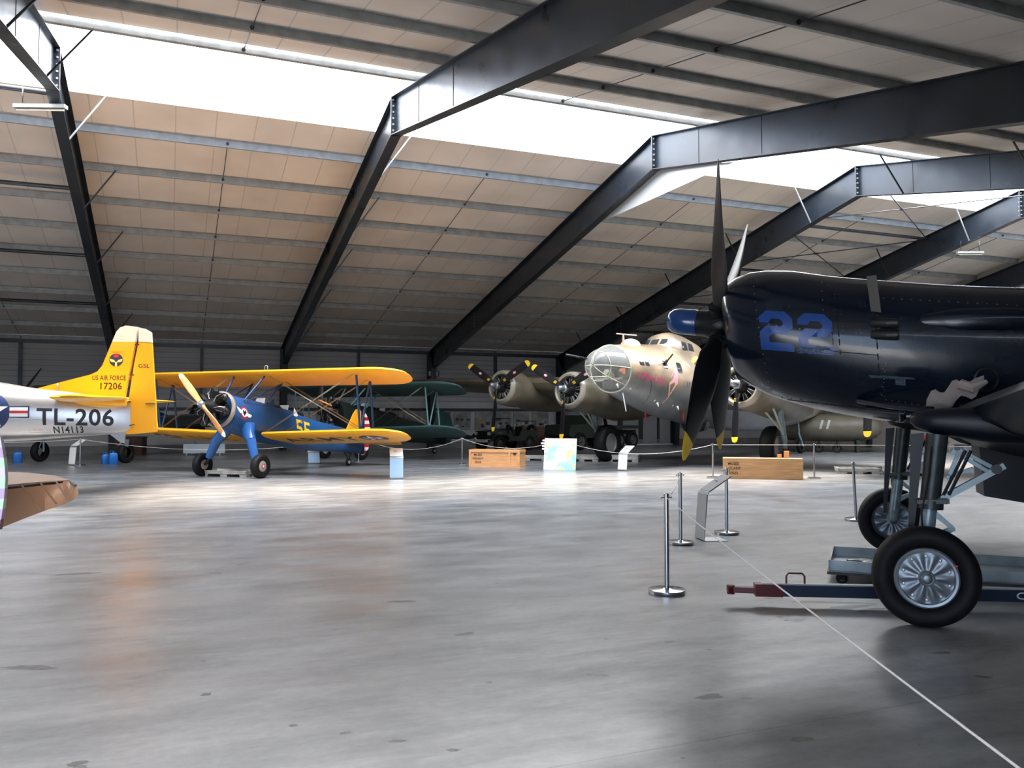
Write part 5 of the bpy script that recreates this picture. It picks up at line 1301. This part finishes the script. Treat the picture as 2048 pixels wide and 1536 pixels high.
b = MB(); b.box((1.9, 0, 2.85), (.5, 1.0, .06)); b.box((1.75, -.2, 3.0), (.25, .3, .35)); b.cyl((2.1, .1, 2.9), (2.45, .1, 3.05), .09, n=14); b.box((1.5, 0, 3.1), (.05, 1.3, 1.1)); b.build('bombardier_fittings', mat('interior_green_grey', (.12, .13, .10), .6, noise=.3, nscale=5), bo)
b = MB(); b.box((1.9, .42, 3.1), (.12, .12, .2)); b.sphere((1.8, .25, 3.1), .09, 10, 8); b.build('interior_equipment', mat('red_brown_box', (.4, .12, .05), .5), bo)
# cockpit glazing, astrodome, mast, guns
b = MB(); R = [];
for x, zc, w, h in ((-.55, 3.55, .30, .30), (-.75, 3.62, .55, .50), (-1.15, 3.72, .68, .74), (-1.6, 3.76, .70, .80), (-2.2, 3.72, .70, .78), (-3.2, 3.6, .6, .72), (-4.6, 3.3, .3, .5)): R.append(ell(x, zc, w, h, n=40, e=2.4, tilt=-.2))
b.ringloft(R); bvc = BVHTree.FromPolygons([V3(p) for p in b.V], b.F)
for x, z, w, h in ((-1.52, 4.06, .36, .30), (-1.98, 4.05, .40, .28)):
    decal(b, poly2d([[(-w / 2, -h / 2), (w / 2, -h / 2), (w / 2, h / 2), (-w / 2 + .08, h / 2)]], .1), (x, 4, z), (-1, 0, -.1), (.1, 0, 1), (0, -1, 0), 1, .006, bvc)
for y in (-.36, -.02, .34):
    decal(b, poly2d([[(-.15, -.16), (.15, -.16), (.14, .16), (-.14, .16)]], .1), (2.0, y, 4.12), (0, 1, 0), (.2, 0, 1), (-1, 0, 0), 1, .006, bvc)
b.build('cockpit', [m_ol, m_dglass], bo)
b = MB(); b.sphere((.85, 0, 3.93), .32, 24, 12, sc=(1.2, 1, .8)); b.build('astrodome', mat('milky_dome_glass', (.55, .53, .48), .1, alpha=.8), bo)
b = MB(); b.tube([(1.35, .05, 3.85), (1.38, .05, 4.27)], [.05, .03], 8); b.tube([(1.62, -.05, 4.29), (1.38, .05, 4.28), (.9, .25, 4.27)], .022, 8); b.build('antenna_mast', mat('tan_mast_paint', (.4, .33, .25), .5), bo)
b = MB(); b.tube([(2.8, -.35, 3.45), (3.55, -.62, 3.55)], .028, 8)
for i in range(7): b.cyl((2.95 + i * .08, -.40 - i * .03, 3.47 + i * .011), (2.98 + i * .08, -.41 - i * .03, 3.474 + i * .011), .036, n=8)
b.build('nose_gun', m_dark, bo)
b = MB(); b.tube([(.35, .95, 3.36), (.75, 1.45, 3.62)], .025, 8); b.tube([(.33, .92, 3.35), (.5, 1.1, 3.44)], .05, 10); b.build('cheek_gun', m_dark, bo)
b = MB(); b.tube([(1.9, .35, 2.42), (1.8, .40, 1.85)], .018, 6); b.build('pitot_tube', m_pwhite, bo)
for x, y, z in ((2.35, .42, 2.68), (.62, .82, 2.12), (-.55, .9, 2.02)):
    MB().tube([(x, y, z), (x, y + .05, z - .12)], [.035, .012], 8).build('drain_stub', m_pwhite, bo)
# wings
def wz(y): return 2.52 + .042 * abs(y)
for s in (1, -1):
    b = MB(); b.ringloft([foil((x, s * y, wz(y) + .25), c, th, up=(-.15, 0, 1), back=(-.988, 0, -.15), n=12) for y, x, c, th in ((.9, -1.5, 5.8, .18), (3.2, -1.75, 5.2, .18), (7., -2.15, 4.3, .16), (11., -2.7, 3.4, .14), (14., -3.15, 2.7, .12), (15.2, -3.5, 2.1, .10), (15.75, -4.1, .9, .08))])
    b.build('wing', m_nac, bo)
    for eng, (ex, ey, ez) in (('inner', (0, 3.21, 2.66)), ('outer', (-.59, 6.86, 2.87))):
        y = s * ey; ax = V3((1, 0, .10)).normalized()
        b = MB(); rows = [(-.22, .50), (-.20, .56), (-.24, .62), (-.34, .67), (-.55, .70), (-.9, .715), (-1.25, .70)]
        b.lathe([(-.45, .49), (-.22, .50)] + rows[1:4], (ex, y, ez), ax, 48, cap=False, mi=1); b.lathe(rows[3:], (ex, y, ez), ax, 48, cap=False)
        b.build('engine_cowling', [m_nac, m_lip], bo)
        b = MB(); R = []
        tail = ((-1.2, .66, .66, .0), (-2.0, .66, .74, -.02), (-3.2, .62, .80 if eng == 'inner' else .66, -.02), (-4.6, .48, .62 if eng == 'inner' else .45, -.05), (-6.2, .15, .2, -.1))
        for x, w, h, dz in tail: R.append(ell(ex + x, ez + x * .10 + dz, w, min(h, .62), h, 36, 2., -.1, y0=y))
        b.ringloft(R); b.build('nacelle', m_nac, bo)
        # radial engine
        c0 = V3((ex, y, ez)); e_ = MB(); e_.lathe([(-.62, .62), (-.60, .66)], c0, ax, 36); e_.lathe([(-.60, .26), (-.40, .24), (-.28, .17), (-.12, .12)], c0, ax, 24); 
        en = e_.build('engine_block', m_dark, bo)
        x_, y_, _ = frame_to(ax); cy = MB(); pr_ = MB()
        for k in range(9):
            a = pi / 2 + k * 2 * pi / 9; d = x_ * cos(a) + y_ * sin(a); bs = c0 - ax * .42
            cy.tube([bs + d * .22, bs + d * .50], .085, 12)
            for q_ in (-1, 1): pr_.tube([bs + d * .24 + ax * .1 + ax.cross(d) * .03 * q_, bs + d * .46 + ax * .08 + ax.cross(d) * .07 * q_], .010, 6)
        cy.build('cylinder_bank', mat('dark_engine_grey', (.03, .03, .03), .4, .3), en); pr_.build('push_rod', m_alu, en)
        # propeller: one blade straight down
        hub = MB().lathe([(-.10, .12), (0, .15), (.08, .14), (.10, .105), (.26, .10), (.34, .085), (.37, .05), (.375, 0)], c0, ax, 24).build('propeller_hub', m_hubs, bo)
        MB().cyl(tuple(c0 + ax * .372), tuple(c0 + ax * .38), .02, n=10).build('dome_plug', m_dark, hub)
        stn = [(.10, .10, .10, .9), (.3, .16, .09, .75), (.5, .24, .06, .62), (.8, .285, .04, .5), (1.1, .29, .03, .42), (1.4, .275, .022, .36), (1.60, .26, .018, .33), (1.68, .235, .015, .32), (1.74, .17, .01, .31), (1.765, .06, .006, .31)]
        for r_ in (pi, pi / 3, -pi / 3):
            bl_ = make_prop_blade(hub, 1.765, r_, stn, c0, [m_blade, m_yel], 1.60, pd=-1)
            Z = ax.cross(V3((0, 1, 0))).normalized(); S = Z * cos(r_) + V3((0, 1, 0)) * sin(r_); T = V3((0, 1, 0)) * cos(r_) - Z * sin(r_)
            tw = .45; ch = T * cos(tw) - ax * sin(tw); nr = -ax * cos(tw) - T * sin(tw); nr = -nr if nr.dot(ax) < 0 else nr
            mk = MB(); o1 = c0 + S * 1.0 + nr * .026
            mk.add([o1 + S * .085 * cos(t_) + ch * .055 * sin(t_) for t_ in [k * pi / 8 for k in range(16)]], [tuple(range(16))], 0)
            mk.add([o1 + nr * .002 + S * .065 * cos(t_) + ch * .04 * sin(t_) for t_ in [k * pi / 8 for k in range(16)]], [tuple(range(16))], 1)
            for dq in (.42, .46, .50): mk.add([c0 + S * (dq + a_) + ch * c_ + nr * .05 for a_, c_ in ((0, -.05), (.02, -.05), (.02, .05), (0, .05))], [(0, 1, 2, 3)], 2)
            mk.build('maker_oval', [mat('oval_red', (.35, .03, .04), .5), mat('oval_grey', (.5, .45, .45), .5), m_yel], bl_)
    # main gear: inner nacelle
    wy = s * 3.21; wx = -2.75
    w = MB(); tyre(w, (wx, wy, .69), .69, .48, (0, 1, 0), .52, n=48); wh = w.build('tyre', m_black, bo)
    h = MB(); 
    for q_ in (1, -1): h.lathe([(.14 * q_, .36), (.19 * q_, .37), (.20 * q_, .345), (.12 * q_, .33), (.10 * q_, .1), (.13 * q_, .0)], (wx, wy, .69), (0, 1, 0), 36, cap=False)
    h.build('rim', mat('grey_wheel_rim', (.28, .28, .27), .45, .4), wh)
    iy = wy + s * .40
    MB().tube([(wx, wy + s * .2, .69), (wx, iy, .69), (wx + .05, iy, .95), (wx + .45, iy - s * .02, 2.1)], [.06, .08, .095, .11], 16).build('landing_gear_leg', m_strut, bo)
    b = MB(); b.tube([(wx + .15, iy, 1.15), (wx + 1.2, iy - s * .25, 1.95)], .035, 8); b.tube([(wx + .15, iy, 1.15), (wx + 1.2, iy + s * .1, 1.95)], .035, 8); b.tube([(wx + .45, iy, 1.38), (wx + .05, iy, .95), (wx, iy, .72)], .02, 8); b.build('drag_strut', mat('pale_grey_green_strut', (.42, .45, .40), .4, .2), bo)
    for x, yy in ((-1.3, .72),): MB().box((x, s * yy, 1.72), (.02, .05, .34)).build('warning_ribbon', m_lred, bo)
# bomb-bay belly, drop tank shape, tail wheel and tail
b = MB(); b.ringloft([ell(x, 1.30, w, h, n=28, y0=1.9) for x, w, h in ((-6.4, .05, .05), (-6.7, .30, .30), (-7.3, .44, .44), (-9.2, .46, .46), (-10.0, .36, .36), (-10.5, .05, .05))]) if False else None
b = MB(); b.lathe([(0, .1), (.08, .42), (.3, .52), (.7, .54), (1.0, .42), (1.05, .1)], (-3.6, 0, 1.12), (0, 0, 1), 28); b.build('ball_turret', mat('dark_turret', (.03, .035, .04), .2), bo)
b = MB(); b.ringloft([foil((x, 0, z), c, .09, up=(0, 1, 0)) for x, z, c in ((-13., 2.9, 6.0), (-15.4, 3.9, 3.6), (-16.6, 5.0, 2.5), (-17.6, 5.5, 1.1))]); b.build('tail_fin', m_nac, bo)
for s in (1, -1):
    b = MB(); b.ringloft([foil((x, s * y, 2.7), c, .1) for x, y, c in ((-15.4, .2, 3.2), (-16.2, 4.2, 2.2), (-16.9, 6.3, 1.0))]); b.build('tailplane', m_nac, bo)
w = MB(); tyre(w, (-14, 0, .33), .33, .2, n=32); w.build('tail_wheel', m_black, bo)
MB().tube([(-14, .12, .33), (-13.8, 0, .9), (-13.7, 0, 1.6)], .05, 8).build('tail_leg', m_strut, bo)
# ================================================================= VEHICLES AND OTHER AIRCRAFT IN THE SHADE
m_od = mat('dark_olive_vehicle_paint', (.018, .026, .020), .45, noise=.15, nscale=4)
jp = thing('jeep', 'small dark green open military jeep with folded frame and a white number plate', 'car', (15.4, 38.2, 0), radians(202))
# local: x forward, y left
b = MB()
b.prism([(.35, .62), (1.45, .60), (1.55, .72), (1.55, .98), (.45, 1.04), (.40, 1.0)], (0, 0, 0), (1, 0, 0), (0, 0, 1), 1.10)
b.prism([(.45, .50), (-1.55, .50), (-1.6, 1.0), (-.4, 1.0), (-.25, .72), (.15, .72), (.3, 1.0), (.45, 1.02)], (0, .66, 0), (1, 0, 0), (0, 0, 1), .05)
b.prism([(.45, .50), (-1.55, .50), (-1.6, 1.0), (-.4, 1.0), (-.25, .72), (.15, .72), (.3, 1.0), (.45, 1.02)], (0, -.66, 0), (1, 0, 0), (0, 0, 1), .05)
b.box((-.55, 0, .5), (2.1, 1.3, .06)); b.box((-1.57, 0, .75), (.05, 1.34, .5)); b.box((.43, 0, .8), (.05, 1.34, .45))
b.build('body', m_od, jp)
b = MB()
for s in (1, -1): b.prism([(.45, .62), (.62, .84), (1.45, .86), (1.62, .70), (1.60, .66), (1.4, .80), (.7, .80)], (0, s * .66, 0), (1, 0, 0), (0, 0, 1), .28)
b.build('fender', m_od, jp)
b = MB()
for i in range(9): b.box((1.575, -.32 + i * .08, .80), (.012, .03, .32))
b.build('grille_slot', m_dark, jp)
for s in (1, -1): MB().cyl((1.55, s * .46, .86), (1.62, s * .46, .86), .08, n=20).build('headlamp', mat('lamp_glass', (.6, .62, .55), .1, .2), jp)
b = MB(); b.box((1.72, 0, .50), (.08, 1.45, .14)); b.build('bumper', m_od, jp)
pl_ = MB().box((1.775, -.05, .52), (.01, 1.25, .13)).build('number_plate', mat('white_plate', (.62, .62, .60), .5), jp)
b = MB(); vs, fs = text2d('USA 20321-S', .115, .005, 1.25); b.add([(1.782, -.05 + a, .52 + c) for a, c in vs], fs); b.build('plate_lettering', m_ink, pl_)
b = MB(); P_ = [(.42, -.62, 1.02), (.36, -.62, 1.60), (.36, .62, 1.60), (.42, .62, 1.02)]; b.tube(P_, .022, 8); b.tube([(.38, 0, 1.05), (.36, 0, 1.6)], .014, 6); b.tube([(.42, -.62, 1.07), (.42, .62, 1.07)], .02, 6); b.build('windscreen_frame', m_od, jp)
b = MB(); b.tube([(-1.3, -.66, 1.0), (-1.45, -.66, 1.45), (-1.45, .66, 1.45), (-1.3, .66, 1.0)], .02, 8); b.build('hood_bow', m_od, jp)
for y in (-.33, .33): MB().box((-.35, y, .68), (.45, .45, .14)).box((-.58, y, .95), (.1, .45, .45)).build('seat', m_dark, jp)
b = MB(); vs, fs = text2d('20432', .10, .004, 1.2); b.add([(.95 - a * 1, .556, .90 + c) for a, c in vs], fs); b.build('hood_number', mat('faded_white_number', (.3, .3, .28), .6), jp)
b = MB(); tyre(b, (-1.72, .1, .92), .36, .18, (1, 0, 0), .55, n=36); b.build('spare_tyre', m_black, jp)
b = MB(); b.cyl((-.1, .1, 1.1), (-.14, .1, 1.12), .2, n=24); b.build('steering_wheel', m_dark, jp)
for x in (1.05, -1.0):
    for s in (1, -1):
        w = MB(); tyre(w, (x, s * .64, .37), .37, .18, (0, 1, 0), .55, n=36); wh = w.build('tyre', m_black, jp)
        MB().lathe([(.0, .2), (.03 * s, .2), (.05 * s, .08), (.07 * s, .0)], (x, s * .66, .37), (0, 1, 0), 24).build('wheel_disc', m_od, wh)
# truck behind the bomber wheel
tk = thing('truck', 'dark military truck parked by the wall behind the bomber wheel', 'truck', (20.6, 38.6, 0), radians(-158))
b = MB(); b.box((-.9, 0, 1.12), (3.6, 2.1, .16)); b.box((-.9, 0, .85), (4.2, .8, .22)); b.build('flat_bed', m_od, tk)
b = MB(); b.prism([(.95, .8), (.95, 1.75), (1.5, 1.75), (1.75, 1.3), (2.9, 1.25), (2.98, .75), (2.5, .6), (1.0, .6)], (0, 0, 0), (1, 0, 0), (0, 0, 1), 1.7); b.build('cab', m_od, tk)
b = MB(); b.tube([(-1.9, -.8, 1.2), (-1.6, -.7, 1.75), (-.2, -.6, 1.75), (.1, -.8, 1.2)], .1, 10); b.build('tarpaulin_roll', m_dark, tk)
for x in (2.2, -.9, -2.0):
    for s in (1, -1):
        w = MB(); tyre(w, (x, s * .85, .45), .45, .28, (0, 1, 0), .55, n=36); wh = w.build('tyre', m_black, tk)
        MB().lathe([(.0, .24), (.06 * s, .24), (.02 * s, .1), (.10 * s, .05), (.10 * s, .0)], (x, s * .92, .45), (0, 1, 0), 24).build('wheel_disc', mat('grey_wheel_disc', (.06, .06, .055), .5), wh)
# reddish crate by the jeep
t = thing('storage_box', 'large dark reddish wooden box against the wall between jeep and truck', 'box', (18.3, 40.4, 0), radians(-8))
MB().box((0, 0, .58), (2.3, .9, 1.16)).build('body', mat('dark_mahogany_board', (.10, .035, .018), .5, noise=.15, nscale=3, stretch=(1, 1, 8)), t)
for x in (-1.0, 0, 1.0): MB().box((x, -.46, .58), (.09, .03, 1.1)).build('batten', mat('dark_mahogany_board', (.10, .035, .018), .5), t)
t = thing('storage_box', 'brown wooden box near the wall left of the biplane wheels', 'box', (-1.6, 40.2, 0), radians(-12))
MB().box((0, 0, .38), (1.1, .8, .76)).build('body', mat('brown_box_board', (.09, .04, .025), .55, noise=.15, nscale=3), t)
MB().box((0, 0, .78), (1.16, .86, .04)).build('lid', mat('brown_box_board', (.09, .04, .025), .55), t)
# dark warplane behind the silver trainer
wp = thing('warplane', 'dark tail-wheel warplane standing behind the silver fuselage, wheels visible below', 'airplane', (-3.0, 34.25, 0), radians(233.3))
m_wp = mat('very_dark_green_paint', (.012, .016, .014), .45)
b = MB(); b.ringloft([ell(x, z, w, h, n=32, e=2.2, tilt=-.17) for x, z, w, h in ((-7.2, .95, .04, .2), (-6.6, 1.05, .12, .3), (-4.5, 1.38, .32, .46), (-2.5, 1.72, .42, .60), (-.5, 2.05, .44, .62), (1.2, 2.3, .40, .52), (2.2, 2.42, .28, .34), (2.7, 2.5, .04, .05))]); b.build('fuselage', m_wp, wp)
b = MB(); b.ringloft([ell(x, z, w, h, n=24, tilt=-.17) for x, z, w, h in ((-.3, 2.4, .2, .1), (-.8, 2.45, .32, .38), (-1.6, 2.3, .34, .42), (-2.8, 2.0, .28, .3), (-3.2, 1.9, .1, .1))]); b.build('canopy', m_dglass, wp)
for s in (1, -1):
    b = MB(); b.ringloft([foil((x, s * y, 1.42 + .07 * y), c, .14, up=(-.17, 0, 1), back=(-1, 0, -.17)) for x, y, c in ((.5, .3, 2.3), (.3, 2.5, 2.0), (0, 4.8, 1.3), (-.3, 5.3, .6))]); b.build('wing', m_wp, wp)
    w = MB(); tyre(w, (0, s * 1.88, .38), .38, .24, (0, 1, 0), .45, n=40); w.build('tyre', m_black, wp)
    b = MB(); b.tube([(0, s * 1.72, .38), (.02, s * 1.70, .8), (.05, s * 1.72, 1.5)], [.04, .045, .06], 12); b.tube([(.0, s * 1.72, .38), (.2, s * 1.72, .55), (.05, s * 1.72, .85)], .02, 6); b.build('landing_gear_leg', m_strut, wp)
    b = MB(); b.ringloft([foil((x, s * y, 1.25), c, .08) for x, y, c in ((-6.0, .1, 1.0), (-6.3, 1.3, .8), (-6.6, 1.8, .3))]); b.build('tailplane', m_wp, wp)
b = MB(); b.prism([(-5.9, 1.3), (-6.6, 2.2), (-7.2, 2.25), (-7.4, 1.0), (-6.8, .9)], (0, 0, 0), (1, 0, 0), (0, 0, 1), .07); b.build('tail_fin', m_wp, wp)
w = MB(); tyre(w, (-6.9, 0, .17), .17, .1, n=28); w.build('tail_wheel', m_black, wp)
MB().tube([(-6.9, .07, .17), (-6.75, 0, .5), (-6.6, 0, .95)], .03, 8).build('tail_leg', m_strut, wp)
b = MB(); b.tube([(2.75, .02, 2.5), (2.75, .75, 3.3)], [.09, .03], 8, flat=.4); b.tube([(2.75, -.02, 2.5), (2.75, -.75, 1.7)], [.09, .03], 8, flat=.4); b.build('propeller', m_blade, wp)
# parked fuselage behind the bomber's far wheel, red compressor
t = thing('stored_fuselage', 'dull olive tank-like aircraft body on a cradle behind the bomber wheel', 'aircraft part', (29.0, 30.6, 0), radians(-40))
b = MB(); b.ringloft([ell(x, 1.15, w, h, n=32) for x, w, h in ((-2.6, .5, .5), (-1.8, .62, .60), (0, .68, .66), (1.3, .66, .62), (1.9, .50, .48), (2.15, .25, .25), (2.2, .03, .03))]); bv = BVHTree.FromPolygons([V3(p) for p in b.V], b.F)
for k in (0, 1): decal(b, poly2d([[(.0 + k * .3, .0), (.10 + k * .3, .0), (.22 + k * .3, .42), (.12 + k * .3, .42)]], .04), (-.6, -3, 1.1), (1, 0, 0), (0, 0, 1), (0, 1, 0), 1, .004, bv)
b.build('body', [mat('dull_olive_skin', (.11, .10, .075), .5, noise=.15, nscale=2), mat('chalk_white', (.4, .4, .38), .6)], t)
for x in (-1.6, 1.1): MB().box((x, 0, .3), (.14, 1.1, .6)).build('cradle', m_od, t)
for x in (-.6, .2):
    w = MB(); tyre(w, (x, -.6, .22), .22, .14, n=28); w.tube([(x, -.6, .22), (x, -.2, .6)], .03, 6); w.build('dolly_wheel', m_black, t)
t = thing('air_compressor', 'red air tank on wheels near the back wall below the yellow propeller tip', 'compressor', (32.2, 27.6, 0), radians(-30))
b = MB(); R = [[V3((x, r * cos(a), .62 + r * sin(a))) for a in [2 * pi * k / 28 for k in range(28)]] for x, r in ((-.52, .03), (-.48, .14), (-.38, .21), (.38, .21), (.48, .14), (.52, .03))]; b.ringloft(R); b.build('tank', mat('glossy_red_tank', (.42, .015, .02), .2, coat=.4), t)
for x in (-.3, .3):
    w = MB(); tyre(w, (x, -.18, .13), .13, .07, n=24); w.build('wheel', m_black, t); MB().box((x, 0, .32), (.06, .3, .30)).build('stand', m_dark, t)
MB().cyl((.1, 0, .82), (.1, 0, 1.0), .08, n=14).build('motor', m_dark, t)
random.seed(9)
for i in range(7):
    x = 33.2 + (i % 4) * .45; y = 29.6 - i * 1.0
    c = (.22, .2, .16) if i % 2 else (.12, .13, .14)
    h = random.uniform(.35, 1.1)
    t = thing('equipment_box', ['low khaki', 'tall grey', 'small khaki', 'wide grey', 'squat khaki', 'narrow grey', 'plain khaki'][i] + ' workshop box along the right end wall behind the navy landing gear', 'box', (x, y, 0), random.uniform(-.3, .3), 'workshop boxes along the end wall')
    MB().box((0, 0, h / 2), (.6 + .1 * (i % 3), .5, h)).build('body', mat('box_paint_%d' % (i % 2), c, .6, noise=.3, nscale=5), t)
    MB().box((0, 0, h + .02), (.65 + .1 * (i % 3), .55, .04)).build('lid', mat('box_lid_paint', (.07, .07, .065), .6), t)
